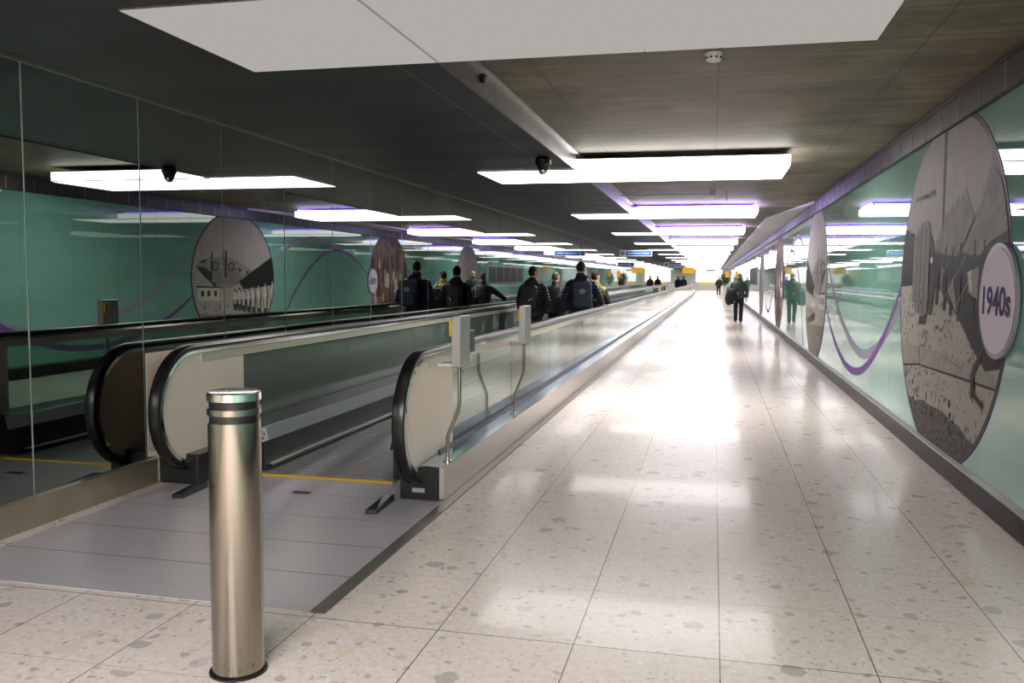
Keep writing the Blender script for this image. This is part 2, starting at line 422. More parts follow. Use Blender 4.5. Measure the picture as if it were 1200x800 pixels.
# painted edge panel of the ceiling beyond the raw concrete
a, b = (1.80, 2.952), (1.18, 2.992)
m = MB().add([(1.80, 17.0, 2.952), (1.80, YE, 2.952), (1.18, YE, 2.975), (1.18, 21.5, 2.975), (1.80, 17.0, 2.999), (1.80, YE, 2.999), (1.18, YE, 2.999), (1.18, 21.5, 2.999)],
             [(0, 1, 2, 3), (4, 7, 6, 5), (0, 3, 7, 4), (2, 6, 7, 3), (1, 5, 6, 2), (0, 4, 5, 1)])
struct(m, 'trim_4', M['bulk'], smooth=False)
struct(MB().box(XL-.1, XR+.1, YE, YE+.1, 0, ZC+.15), 'wall_back', M['white'], smooth=False)
struct(MB().box(-2.3, 1.2, YE-.02, YE-.001, 1.12, 2.78), 'added_glow_1', emis('added_far_end_glow', (1, .98, .97, 1), 1.3), smooth=False)  # glowing sheet added on the end wall to whiten the far end
struct(MB().box(XL-.1, XR+.1, YB-.1, YB, 0, ZC+.15), 'wall_front', M['bulk'], smooth=False)

# ------------------------------------------------------------------ ceiling lights
def ceiling_light(y0, mat, first, label, seams=True):
    t = thing('ceiling_light', label, 'ceiling light', (-1.0, y0, ZS-.01), 'rectangular ceiling lights along the corridor')
    d = 1.25; zb = ZS-.012; zt = 2.925
    m = MB(); e = .003
    m.box(-2.80, -1.600, y0, y0+d, zb, ZS+.002)
    m.box(-1.600, -.405, y0, y0+d, zb, zt); m.box(-.399, .81, y0, y0+d, zb, zt)
    m.build('diffuser', mat, t, smooth=False)
    f = MB().box(-1.60, .805, y0+.006, y0+d-.006, zt, zt+.012)
    if seams: f.box(-1.60, .812, y0-.003, y0+.009, zb-.002, zb+.010).box(-2.80, .812, y0+d-.009, y0+d+.003, zb-.002, zb+.010).box(-.404, -.396, y0-.001, y0+d+.001, zb-.001, zt-.001).box(-1.606, -1.598, y0-.001, y0+d+.001, zb-.001, zt-.001)
    if seams: f.box(.803, .813, y0-.003, y0+d+.003, zb-.002, zb+.010)
    f.box(-2.803, -1.60, y0-.004, y0, zb+.004, ZS).box(-2.803, -1.60, y0+d, y0+d+.004, zb+.004, ZS).box(-2.806, -2.80, y0-.004, y0+d+.004, zb+.004, ZS)
    for x in (-1.2, .4): f.box(x-.01, x+.01, y0+d/2-.01, y0+d/2+.01, zt, ZC)
    f.build('frame', M['greyframe'], t, smooth=False)
    if not first:
        MB().box(-1.5, .7, y0+.1, y0+.16, zt+.0125, zt+.03).box(.76, .79, y0+.1, y0+d-.1, zt+.0125, zt+.045).box(-1.5, .7, y0+d-.16, y0+d-.1, zt+.0125, zt+.03).build('violet_strip', M['violet'], t, smooth=False, label='violet light strip on top')
    return t
ceiling_light(3.70, M['lampoff'], True, 'dimmed grey ceiling light panel directly overhead, cut by the top edge', False)
for yb, lab in ((-1.5, 'ceiling light over the corridor just before the grey overhead panel'), (-3.4, 'ceiling light second back from the grey overhead panel'), (-5.3, 'ceiling light third back from the grey overhead panel'), (-7.2, 'ceiling light fourth back from the grey overhead panel')):
    ceiling_light(yb, M['addedfill'], True, lab)  # unseen lights added behind the camera to brighten the foreground
ORD = ['first', 'second', 'third', 'fourth', 'fifth', 'sixth', 'seventh', 'eighth', 'ninth', 'tenth', 'eleventh', 'twelfth', 'thirteenth', 'fourteenth', 'fifteenth', 'sixteenth']
lamps = []
for k in range(16):
    y0 = 10.17+7.07*k
    if y0 > YE-2: break
    lab = 'bright white ceiling light beside the dome camera, first lit one along the corridor' if k == 0 else f'bright white ceiling light, {ORD[k]} lit one beyond the dome camera'
    if k == 0: ceiling_light(y0, M['lamp'], True, lab)
    elif k == 1: proto = ceiling_light(y0, M['lamp'], False, lab)
    else:
        c = copy_tree(proto); c.location.y = y0; c['label'] = lab

# ------------------------------------------------------------------ moving walkway
Y0, Y1 = 5.57, 90.
CY, CZ = 5.66, .565
W = thing('moving_walkway', 'long moving walkway with black handrails and steel skirts along the dark mirror wall', 'moving walkway', (-2.86, 5.0, 0))
MB().box(-3.87, -1.765, 3.545, 5.955, .0005, .004).build('landing_plate', M['mat'], W, smooth=False, label='ribbed grey metal landing plate')
m = MB().box(-1.765, -1.692, 3.545, Y1+.5, .0005, .009); m.build('edge_strip', M['greystrip'], W, smooth=False)
m = MB().box(-3.40, -2.285, 5.955, 5.99, .0005, .014)
m.build('comb_plate', M['yellow'], W, smooth=False, label='yellow comb edge')
MB().box(-3.40, -2.285, 5.992, Y1, .0005, .010).build('pallet_belt', M['pallet'], W, smooth=False, label='grey grooved pallet belt')
for k, (xa, yb) in enumerate(((-2.81, 5.51),)):
    MB().box(xa-.065, xa+.065, yb, yb+.05, .0075, .010).build('lifting_slot', M['black'], W, smooth=False, label='small black slot in landing plate')

def sweep(mb, X, path, sec, k=0):
    """path of (y,z,ny,nz); sec of (dx,dn) closed"""
    n = len(sec); vs = []; fs = []
    for (py, pz, ny, nz) in path:
        for dx, dn in sec: vs.append((X+dx, py+ny*dn, pz+nz*dn))
    for i in range(len(path)-1):
        for j in range(n): fs.append((i*n+j, i*n+(j+1) % n, (i+1)*n+(j+1) % n, (i+1)*n+j))
    fs.append(tuple(range(n))[::-1]); fs.append(tuple((len(path)-1)*n+j for j in range(n)))
    mb.add(vs, fs, k)
def rail_path(r, far=True, lead=.12):
    p = [(CY+lead, CZ-r, 0, -1)]
    for i in range(25):
        a = -PI/2-PI*i/24; p.append((CY+r*math.cos(a), CZ+r*math.sin(a), math.cos(a), math.sin(a)))
    for i in range(25) if far else ():
        a = PI/2-PI*i/24; p.append((Y1-.1+r*math.cos(a), CZ+r*math.sin(a), math.cos(a), math.sin(a)))
    return p
def balustrade(XG, s, side):
    """XG glass plane, s = +1 when the walkway lies towards +x"""
    xi = lambda d: XG+s*d          # towards the belt
    xo = lambda d: XG-s*d          # away from it
    outer = .20 if s < 0 else .25
    lo = lambda a, b: (min(a, b), max(a, b))
    m = MB()
    m.prof_y([(xi(.03), .015), (xi(.36), .015), (xi(.36), .245), (xi(.335), .345), (xi(.03), .352)], Y0+.5, Y1, 0)
    B = m.build('balustrade', M['blackskirt'], W, smooth=False, label='inner skirt of '+side+' balustrade')
    MB().prof_y([(xi(.058), .3525), (xi(.332), .3475), (xi(.332), .350), (xi(.058), .355)], Y0+.5, Y1).build('inner_deck', M['darkdeck'], B, smooth=False)
    m = MB().prof_y([(xi(.3605), .243), (xi(.366), .243), (xi(.343), .350), (xi(.333), .352)], Y0+.42, Y1)
    m.build('deck_edge', M['edge'], B, smooth=False, label='bright metal deck edge')
    m = MB().prof_y([(xi(.36), .05), (xi(.373), .05), (xi(.373), .062), (xi(.36), .062)], 6.15, Y1, 0).prof_y([(xi(.36), .03), (xi(.385), .028), (xi(.385), .046), (xi(.36), .049)], 6.15, Y1, 1)
    m.build('skirt_brush', [M['polish'], M['rubber']], B, smooth=False)
    # outer steel side
    m = MB(); y = Y0
    while y < Y1:
        e = min(y+2.87, Y1); m.box(*lo(xo(outer-.035), xo(outer)), y+.001, e-.001, .012, .236); y = e
    m.build('outer_skirt', M['skirtsteel'], B, smooth=False)
    m = MB().box(*lo(xo(.03), xo(outer)), Y0, Y1, .2365, .2415)
    m.build('outer_deck', M['deck'], B, smooth=False)
    m = MB().box(*lo(xo(.012), xo(.03)), Y0+.45, Y1, .235, .262).box(*lo(xi(.012), xi(.03)), Y0+.45, Y1, .235, .262)
    m.build('glass_shoe', M['black'], B, smooth=False)
    # newel
    m = MB(); r = .405
    pts = [(6.37, CZ+r), (CY, CZ+r)]+[(CY+r*math.cos(PI/2+PI*i/24), CZ+r*math.sin(PI/2+PI*i/24)) for i in range(1, 24)]+[(CY, CZ-r), (CY+.25, CZ-r), (CY+.3, .2), (6.37, .2)]
    m.poly_x(pts, XG-.018, XG+.018)
    m.build('newel_panel', M['steelplate'], B, smooth=False, label='satin steel end panel')
    m = MB(); sec = [(-.026, 0), (-.040, .004), (-.036, .026), (-.018, .034), (.018, .034), (.036, .026), (.040, .004), (.026, 0)]
    sweep(m, XG, rail_path(.392), sec)
    m.build('newel_rim', M['polish'], B, label='polished steel rim under the handrail')
    m = MB()
    m.box(XG-.028, XG+.028, CY+.1, Y1-.1, .895, .966).box(XG-.034, XG+.034, CY+.1, Y1-.1, .955, .972)
    m.build('handrail_track', M['track'], B, label='brushed steel handrail track')
    m = MB(); sec = [(-.03, -.012), (-.042, 0), (-.044, .014), (-.038, .027), (-.022, .033), (.022, .033), (.038, .027), (.044, .014), (.042, 0), (.03, -.012)]
    sweep(m, XG, rail_path(.432), sec)
    m.build('handrail', M['rubber'], B, label='black rubber handrail')
    # entry box under the newel
    x0, x1 = (lo(xo(outer-.04), xi(.115)))
    MB().rbox(x0, x1, 5.555, 6.09, .004, .232, .008).build('entry_box', M['black'], B, smooth=False, label='black handrail entry box')
    m = MB().lathe((XG, 5.55, .135), [(.05, -.03), (.055, 0), (.05, .03)], 20)
    # glass
    y = 6.375
    while y < Y1-.7:
        e = min(y+2.08, Y1-.6)
        MB().box(XG-.006, XG+.006, y+.003, e-.003, .245, .94).build('glass_panel', M['glass'] if s < 0 else M['greyglass'], B, smooth=False)
        y = e
    return B
MB().box(XL+.0005, XL+.004, 5.49, 6.54, .205, .97).build('end_cover', M['steelplate'], W, smooth=False, label='satin steel cover plate beside the mirror wall')
BR = balustrade(-1.965, -1, 'walkway-side')
BL = balustrade(-3.76, 1, 'wall-side')
MB().box(-1.99, -1.90, 5.5525, 5.5555, .058, .088).build('data_label', M['palegrey'], BR, smooth=False, label='small pale data label')
m = MB().prof_y([(-3.3925, .247), (-3.3905, .247), (-3.4145, .347), (-3.417, .347)], 5.995, 6.13, 0)
for i, (yy, zz, k) in enumerate(((6.02, .27, 1), (6.05, .275, 1), (6.02, .32, 2), (6.05, .325, 2), (6.08, .30, 1))):
    xx = -3.3915+(zz-.247)*-.24
    m.lathe((0, 0, 0), [(.012, 0), (.012, .0015)], 14, k)
    n = 28
    for j in range(len(m.v)-n, len(m.v)):
        p = m.v[j]; m.v[j] = (xx+p[2]+.0006-p[1]*.23, yy+p[0], zz+p[1])
m.build('safety_sticker', [M['white'], M['blue'], M['red']], BL, smooth=False, label='white sticker with blue and red safety pictograms')

# wedges on the landing plate
def wedge(x, y0, y1, flip, label):
    w0, w1 = .018, .036
    pts = [(x-w1, y0), (x+w1, y0+.02), (x+w1*.7, y1-.06), (x+flip*.02, y1), (x-w1*.7, y1-.1)]
    n = len(pts); h = [.035, .035, .06, .05, .06]
    v = [(p[0], p[1], .0073) for p in pts]+[(p[0]*.94+x*.06, p[1], hh) for p, hh in zip(pts, h)]
    o = MB().add(v, [tuple(range(n))[::-1], tuple(range(n, 2*n))]+[(i, (i+1) % n, n+(i+1) % n, n+i) for i in range(n)]).build('guide_wedge', M['rubber'], None, smooth=False)
    return tag(o, label, 'guide wedge', 'black guide wedges on the landing plate')
wedge(-2.12, 5.12, 5.50, 1, 'black rubber guide wedge in front of the balustrade with the sensor posts')
wedge(-3.56, 5.16, 5.56, -1, 'black rubber guide wedge half hidden by the bollard, near the steel wall base')

# sensor posts
def sensor_post(y, dx, label, first):
    t = thing('sensor_post', label, 'sensor post', (-1.80+dx, y, .2415), 'sensor posts beside the handrail')
    X = -1.80+dx
    MB().loft([(X, y, .245), (X, y, .40), (X+.004, y, .43), (X+.04, y, .52), (X+.08, y, .62), (X+.085, y, .66), (X+.085, y, .93)], [.0135]*7, 12).build('pole', M['steelv'], t)
    MB().lathe((X, y, .2425), [(.034, 0), (.034, .006), (.018, .010), (.018, .02)], 20).build('foot_flange', M['steel'], t)
    MB().rbox(X+.055, X+.12, y-.10, y+.15, .92, 1.272, .004).build('sensor_box', M['fascia'], t, smooth=False, label='grey metal box')
    MB().rbox(X-.045, X+.056, y-.095, y+.08, .922, .942, .003).build('bracket_plate', M['white'], t, smooth=False, label='pale bracket plate')
    m = MB().rbox(X+.032, X+.056, y-.09, y-.02, 1.13, 1.245, .008); m.build('button', M['yellow'], t, smooth=False, label='yellow button')
    if first:
        MB().rbox(X+.075, X+.12, y+.16, y+.27, 1.0, 1.16, .006).build('reader', M['black'], t, smooth=False, label='black reader behind the box')
        MB().rbox(X+.07, X+.11, y+.15, y+.22, .93, 1.0, .004).build('reader_bracket', M['steel'], t, smooth=False)
sensor_post(5.77, 0., 'sensor post with bent steel pole at the very end of the handrail', True)
sensor_post(7.98, -.02, 'sensor post with bent steel pole in front of the person in black jacket', False)

# bollard
t = thing('bollard', 'brushed steel bollard with two black bands in front of the walkway landing', 'bollard', (-1.775, 2.95, 0))
c = (-1.775, 2.95, 0); R = .0995
MB().lathe(c, [(R-.004, .012), (R-.001, .015), (R-.001, .985)], 64).build('post', M['steelv'], t)
MB().lathe(c, [(R-.006, .985), (R-.006, 1.013)], 64).lathe(c, [(R-.006, 1.038), (R-.006, 1.067)], 64).build('band', M['rubber'], t, label='black bands')
MB().lathe(c, [(R-.001, 1.0125), (R+.001, 1.014), (R+.001, 1.037), (R-.001, 1.0385)], 64).build('ring', M['steelv'], t)
MB().lathe(c, [(R-.001, 1.0665), (R+.001, 1.068), (R+.001, 1.096), (R-.003, 1.1), (R-.02, 1.101)], 64).build('cap', M['polish'], t)
MB().lathe(c, [(R+.012, .0005), (R+.010, .008), (R-.002, .014)], 64).build('base_seal', M['rubber'], t)

# ------------------------------------------------------------------ ceiling devices
t = thing('ceiling_camera', 'black dome camera under the dark ceiling before the first lit lamp', 'camera', (-1.78, 9.06, ZS))
MB().lathe((-1.78, 9.06, ZS), [(.055, -.14), (.075, -.085), (.085, -.075), (.085, -.03), (.06, -.002)], 28).build('housing', M['black'], t)
MB().ell((-1.78, 9.06, ZS-.135), (.052, .052, .055)).build('dome', M['polish'], t, label='clear dome')
t = thing('smoke_detector', 'white round smoke detector on the concrete ceiling beside the grey overhead lamp', 'smoke detector', (-.03, 5.86, ZC))
MB().lathe((-.03, 5.86, ZC), [(.03, -.055), (.045, -.05), (.06, -.028), (.06, -.001)], 24).build('body', M['white'], t)
m = MB()
for i in range(10):
    a = 2*PI*i/10; x, y = -.03+.056*math.cos(a), 5.86+.056*math.sin(a); m.box(x-.008, x+.008, y-.008, y+.008, ZC-.04, ZC-.03)
m.build('vent', M['black'], t, smooth=False, label='dark vents')
t = thing('motion_detector', 'small black motion detector on the grey fascia near the overhead lamp', 'detector', (-1.598, 5.91, 2.90))
MB().rbox(-1.598, -1.57, 5.87, 5.95, 2.88, 2.945, .006).build('body', M['black'], t, smooth=False)
MB().rbox(-1.572, -1.556, 5.885, 5.935, 2.89, 2.92, .005).build('lens', M['palegrey'], t, smooth=False)
t = thing('conduit', 'thin grey conduit pipe hung under the concrete ceiling before the second lit lamp', 'conduit', (-.6, 15., 2.95))
MB().loft([(-1.59, 15., 2.955), (-.05, 15., 2.955)], [.012, .012], 10, ref=(0, 1, 0)).build('pipe', M['fascia'], t)
MB().rbox(-.09, .0, 14.96, 15.04, 2.93, ZC-.001, .004).build('junction_box', M['greyframe'], t, smooth=False)
t = thing('hanger_rod', 'short dark rod hanging from concrete beside the conduit box', 'rod', (.19, 14.9, ZC))
MB().lathe((.19, 14.9, ZC), [(.006, -.16), (.006, -.01), (.02, -.008), (.02, -.001)], 10).build('rod', M['greyframe'], t)

# ------------------------------------------------------------------ hanging signs
def blue_sign(x, y, z0, z1, w, words, label, size):
    t = thing('hanging_sign', label, 'sign', (x, y, z1), 'blue mandatory signs above the walkway')
    h = z1-z0
    MB().rbox(x-w/2, x+w/2, y-.015, y+.015, z0, z1, .004).build('board', M['white'], t, smooth=False)
    a = x-w/2+h*1.05
    MB().box(a, x+w/2-.03, y-.0175, y-.0155, z0+.03, z1-.03).build('blue_panel', M['blue'], t, smooth=False, label='blue panel')
    m = MB().lathe((0, 0, 0), [(h*.36, 0), (h*.36, .002)], 28, 0)
    m.v = [(x-w/2+h*.53+p[0], y-.0155-p[2], (z0+z1)/2+p[1]) for p in m.v]
    c = (x-w/2+h*.53, y-.018, (z0+z1)/2)
    m.ell((c[0], c[1], c[2]+h*.21), (h*.06, .001, h*.06), 12, 8, 1).box(c[0]-h*.05, c[0]+h*.05, c[1]-.001, c[1]+.001, c[2]-h*.27, c[2]+h*.13, 1)
    m.build('roundel', [M['blue'], M['white']], t, smooth=False, label='blue roundel with white standing figure')
    text_mesh('lettering', words, size, M['white'], face_s((a+x+w/2-.03)/2, y-.0185, (z0+z1)/2), t, .002, label='white lettering')
    for xx in (x-w*.35, x+w*.35):
        MB().lathe((xx, y, z1), [(.006, -.002), (.006, ZS-z1)], 8).build('hanger', M['black'], t)
blue_sign(-2.79, 32., 2.345, 2.57, 1.19, 'Face direction of travel', 'blue hanging sign reading Face direction of travel, the nearer one', .083)
blue_sign(-2.53, 56., 2.27, 2.58, 1.08, 'Hold the handrail', 'farther and paler blue hanging sign with roundel, above the yellow sign', .1)
t = thing('hanging_sign', 'plain yellow hanging sign above the far end of the walkway', 'sign', (-1.95, 72., 2.45))
MB().rbox(-2.45, -1.5, 71.97, 72.03, 1.97, 2.47, .01).build('board', M['amber'], t, smooth=False)
for xx in (-2.3, -1.65): MB().lathe((xx, 72., 2.46), [(.012, 0), (.012, ZS-2.46)], 8).build('hanger', M['black'], t)
t = thing('hanging_sign', 'thin grey sign hanging under the lamps at the far end', 'sign', (-.23, 84., 2.32))
MB().rbox(-.63, .17, 83.97, 84.03, 2.25, 2.40, .01).build('board', M['greyframe'], t, smooth=False)
for xx in (-.5, .05): MB().lathe((xx, 84., 2.4), [(.01, 0), (.01, .4)], 8).build('hanger', M['black'], t)
t = thing('projecting_sign', 'orange projecting sign on the right wall above the potted plant', 'sign', (1.6, 88., 2.0))
MB().rbox(1.17, 1.50, 87.97, 88.03, 1.70, 2.28, .01).build('board', M['orange'], t, smooth=False)
MB().box(1.50, 1.81, 87.985, 88.015, 2.1, 2.13).build('arm', M['black'], t, smooth=False)
t = thing('sign_board', 'long yellow sign board across the far end wall', 'sign', (-.36, YE-.06, 1.0))
MB().rbox(-1.85, 1.15, YE-.05, YE-.002, .86, 1.06, .01).build('board', M['amber'], t, smooth=False)

# ------------------------------------------------------------------ potted plant and red bin
t = thing('potted_plant', 'round leafy green plant in white pot by the right wall', 'potted plant', (1.12, 90., 0))
MB().lathe((1.12, 90., .001), [(.30, 0), (.34, .05), (.40, .75), (.42, .8), (.38, .8), (.36, .7)], 32).build('pot', M['pot'], t)
MB().loft([(1.12, 90., .6), (1.14, 90., 1.0), (1.1, 90., 1.4)], [.05, .04, .03], 10).build('trunk', M['hairbrown'], t)
m = MB()
for i in range(900):
    d = Vector((random.gauss(0, 1), random.gauss(0, 1), random.gauss(0, 1))).normalized()*(random.random()**.4)
    p = Vector((1.12+d.x*.52, 90.+d.y*.56, 1.47+d.z*.62)); a = Vector((random.uniform(-1, 1), random.uniform(-1, 1), random.uniform(-.3, 1))).normalized()
    b = a.cross(Vector((random.uniform(-1, 1), random.uniform(-1, 1), .3))).normalized(); L = random.uniform(.08, .16)
    m.add([p[:], (p+a*L*.5+b*L*.3)[:], (p+a*L)[:], (p+a*L*.5-b*L*.3)[:]], [(0, 1, 2, 3)])
m.build('foliage', M['leaf'], t, smooth=False, kind='stuff')
t = thing('bin', 'small red bin on the floor between potted plant and right wall', 'bin', (1.68, 86., 0))
MB().lathe((1.6, 86., .001), [(.13, 0), (.17, .38), (.16, .4)], 24).build('body', M['red'], t)
MB().lathe((1.6, 86., .4), [(.17, 0), (.175, .03), (.10, .09), (.03, .1)], 24).build('lid', M['red'], t)
#MURALS
# ------------------------------------------------------------------ round photo murals and ribbons on the green wall
RA, RB, ZM = 1.63, 1.405, 1.465
def disc(yc, a, b, n=72):
    """ellipse cut by the top and bottom edges of the glass"""
    return [(yc+a*math.cos(2*PI*i/n), min(2.742, max(.186, ZM+b*math.sin(2*PI*i/n)))) for i in range(n)]
def clip(sub, cp):
    """Sutherland-Hodgman against a convex counter-clockwise outline"""
    out = list(sub)
    for i in range(len(cp)):
        a, b = cp[i], cp[(i+1) % len(cp)]
        if math.hypot(b[0]-a[0], b[1]-a[1]) < 1e-6: continue
        side = lambda p: (b[0]-a[0])*(p[1]-a[1])-(b[1]-a[1])*(p[0]-a[0])
        src, out = out, []
        for j in range(len(src)):
            p, q = src[j], src[(j+1) % len(src)]; sp, sq = side(p), side(q)
            if sp >= 0: out.append(p)
            if (sp >= 0) != (sq >= 0):
                t = sp/(sp-sq); out.append((p[0]+(q[0]-p[0])*t, p[1]+(q[1]-p[1])*t))
        if not out: return []
    return out
def mural(yc, shapes, ground, label):
    """shapes: list of (ink, outline in y,z); every shape is a thin film a little proud of the one before"""
    t = thing('photo_mural', label, 'mural', (XR, yc, ZM), 'round photo murals on the green wall')
    d = disc(yc, RA, RB); inner = disc(yc, RA-.045, RB-.04)
    MB().poly_x(d, XR-.0035, XR-.0002).build('ring', M['rim'], t, smooth=False, label='purple ring')
    inks = [ground]; m = MB(); m.poly_x(inner, XR-.0045, XR-.0036, 0); n = 0
    for ink, pts in shapes:
        c = clip(pts, inner)
        if len(c) < 3: continue
        if ink not in inks: inks.append(ink)
        n += 1; x = XR-.0046-n*.00008
        b = bmesh.new(); f = b.faces.new([b.verts.new((x, p[0], p[1])) for p in c])
        bmesh.ops.triangulate(b, faces=[f]); b.verts.index_update()
        m.add([v.co[:] for v in b.verts], [[v.index for v in g.verts] for g in b.faces], inks.index(ink)); b.free()
    m.build('photo', [M[i] for i in inks], t, smooth=False, label='printed black and white photograph' if ground != 'sepia' else 'printed brown photograph')
    return t
def badge(yc, zc, words, label):
    t = thing('decade_sign', label, 'badge', (XR-.02, yc, zc), 'round decade badges')
    el = lambda r: [(yc+r*math.cos(2*PI*i/56), zc+r*math.sin(2*PI*i/56)) for i in range(56)]
    MB().poly_x(el(.375), XR-.03, XR-.008).build('rim', M['rimgrey'], t, smooth=False, label='grey rim')
    MB().poly_x(el(.342), XR-.034, XR-.029).build('face', M['badge'], t, smooth=False, label='pale lilac face')
    text_mesh('lettering', words, .255, M['inkpurple'], face_w(XR-.0355, yc+.01, zc-.01), t, .006, 1.0, label='purple decade lettering')
    return t
def blob(rnd, y, z, w, h, n=9, j=.25):
    return [(y+w*math.cos(2*PI*i/n)*(1+rnd.uniform(-j, j)), z+h*math.sin(2*PI*i/n)*(1+rnd.uniform(-j, j))) for i in range(n)]
def figure(y, zt, zb, w):
    h = zt-zb
    return [(y-w*.5, zb), (y-w*.42, zb+h*.45), (y-w*.95, zb+h*.62), (y-w*.55, zb+h*.82), (y-w*.22, zb+h*.86), (y-w*.26, zt-.01), (y, zt), (y+w*.26, zt-.01), (y+w*.22, zb+h*.86), (y+w*.55, zb+h*.82), (y+w*.95, zb+h*.6), (y+w*.42, zb+h*.45), (y+w*.5, zb)]
R1 = random.Random(3)
sh = []
A = lambda ink, pts: sh.append((ink, pts))
A('ph_ground', [(9.5, 1.50), (8.46, 1.50), (7.83, 1.30), (7.08, 1.2), (6.0, 1.1), (5.8, -.3), (9.5, -.33)])
A('ph_soil', [(9.0, .50), (8.6, .47), (8.37, .46), (8.1, .50), (7.85, .49), (7.5, .5), (7.25, .47), (6.95, .46), (6.73, .41), (6.38, .36), (6.2, -.2), (9, -.2)])
for i in range(26): A('ph_dark', blob(R1, R1.uniform(6.7, 8.8), R1.uniform(.36, .62), R1.uniform(.02, .06), R1.uniform(.012, .04)))
A('ph_plank', [(9.25, .93), (8.32, .96), (7.13, .96), (6.1, .92), (6.1, .84), (6.86, .83), (8.25, .80), (9.2, .71)])
A('ph_dark', [(9.2, .715), (8.25, .805), (8.25, .79), (9.2, .69)]); A('ph_dark', [(8.27, .80), (6.86, .83), (6.1, .84), (6.1, .82), (6.86, .81), (8.27, .785)]); A('ph_mid', [(8.32, .96), (8.27, .96), (8.24, .80), (8.29, .80)])
A('ph_mid', [(7.4, .93), (6.95, .9), (6.9, .86), (6.93, .86), (6.97, .89), (7.4, .92)])
for py, pz, b0, b1 in ((7.04, 2.24, 6.5, 7.6), (7.20, 2.19, 6.9, 7.75), (7.37, 2.14, 7.0, 7.9), (7.51, 2.10, 7.2, 7.98), (7.63, 2.0, 7.4, 8.0)): A('ph_tent', [(py, pz), (b0, 1.70), (b1, 1.72)])
for y0, z0, y1, z1 in ((7.04, 2.24, 7.3, 1.74), (7.04, 2.24, 7.0, 1.74), (7.2, 2.19, 7.55, 1.74), (7.37, 2.14, 7.75, 1.74), (7.51, 2.1, 7.9, 1.76)):
    A('ph_mid', [(y0, z0), (y1-.012, z1), (y1+.012, z1)])
A('ph_tent', [(6.39, 2.31), (6.22, 2.21), (5.95, 1.95), (6.0, 1.76), (6.45, 1.72), (7.19, 1.70), (6.96, 1.83), (6.65, 2.06)])
for k in range(5):
    y1 = 6.1+k*.2; A('ph_mid', [(6.37, 2.3), (y1-.014, 1.74), (y1+.014, 1.74)])
A('ph_dark', [(6.41, 2.30), (6.93, 1.86), (7.2, 1.70), (7.24, 1.70), (6.98, 1.84), (6.67, 2.08), (6.39, 2.33)])
A('ph_mid', [(7.70, 2.8), (7.65, 2.8), (7.635, 1.73), (7.685, 1.73)]); A('ph_mid', [(6.46, 2.16), (6.28, 2.19), (6.29, 2.06), (6.40, 2.03)]); A('ph_mid', [(7.0, 2.10), (6.91, 2.08), (6.92, 1.99), (7.0, 2.01)]); A('ph_mid', [(7.5, 2.0), (7.44, 1.99), (7.45, 1.92), (7.5, 1.93)])
A('ph_dark', [(9.30, 1.96), (9.06, 1.99), (9.05, 2.02), (8.85, 2.01), (8.82, 1.98), (8.64, 1.97), (8.59, 1.56), (9.2, 1.55)])
A('ph_black', [(9.3, 1.62), (8.5, 1.6), (8.45, 1.5), (9.3, 1.47)])
A('ph_dark', [(8.1, 1.86), (7.95, 1.78), (7.72, 1.77), (7.46, 1.74), (7.19, 1.72), (7.0, 1.75), (6.79, 1.72), (6.60, 1.72), (6.4, 1.8), (5.8, 1.9), (5.8, 1.0), (6.13, .97), (6.37, .93), (6.66, 1.05), (7.05, 1.25), (7.48, 1.40), (7.75, 1.50), (8.02, 1.55), (8.1, 1.7)])
A('ph_black', [(7.0, 1.7), (6.55, 1.68), (6.2, 1.7), (6.0, 1.0), (6.3, .94), (6.66, 1.06), (7.0, 1.25)])
for y in (7.75, 7.5, 7.3, 7.08, 6.72, 6.5, 6.3): A('ph_black', figure(y, 1.83+R1.uniform(-.03, .02), 1.34-(7.75-y)*.16, .075))
A('ph_mid', [(8.64, 1.92), (8.46, 1.96), (8.38, 2.04), (8.21, 2.06), (8.08, 2.04), (8.0, 1.66), (8.03, 1.40), (8.10, 1.19), (8.31, 1.18), (8.33, 1.25), (8.46, 1.24), (8.47, 1.33), (8.64, 1.34)])
for y in (8.2, 8.36, 8.5): A('ph_dark', [(y, 2.0), (y-.025, 2.0), (y-.015, 1.25), (y+.01, 1.25)])
A('ph_dark', [(8.14, 1.24), (8.04, 1.26), (8.1, 1.16), (8.32, 1.15), (8.32, 1.21)])
A('ph_dark', [(8.06, 1.96), (7.9, 1.84), (7.82, 1.5), (7.9, 1.25), (8.02, 1.25), (8.0, 1.6)]); A('ph_white', blob(R1, 7.96, 1.71, .05, .03))
A('ph_tent', [(6.89, 1.60), (6.6, 1.64), (6.61, 1.41), (6.82, 1.45)]); A('ph_white', [(6.86, 1.6), (6.78, 1.62), (6.74, 1.46), (6.8, 1.46)]); A('ph_tent', [(7.38, 1.45), (7.26, 1.58), (7.12, 1.29)]); A('ph_mid', [(7.62, 1.62), (7.55, 1.66), (7.56, 1.44), (7.6, 1.44)])
for y0, z0, y1, z1 in ((7.6, 1.35, 6.95, 1.72), (7.45, 1.16, 6.72, 1.62), (7.7, 1.5, 7.2, 1.85)): A('ph_plank', [(y0, z0), (y0-.02, z0), (y1-.02, z1), (y1, z1)])
A('ph_black', [(6.66, .70), (6.69, .86), (6.63, .94), (6.60, .92), (6.61, .85), (6.57, .73)]); A('ph_black', [(6.63, .94), (6.40, 1.12), (6.36, 1.09), (6.58, .89)]); A('ph_black', [(6.66, .74), (6.57, .75), (6.36, .70), (6.38, .66)])
for i in range(34): A('ph_dark', blob(R1, R1.uniform(6.5, 8.9), R1.uniform(1.0, 1.42), R1.uniform(.008, .03), R1.uniform(.006, .02)))
for i in range(26): A('ph_dark', blob(R1, R1.uniform(6.4, 8.7), R1.uniform(.5, .8), R1.uniform(.008, .02), R1.uniform(.008, .03)))
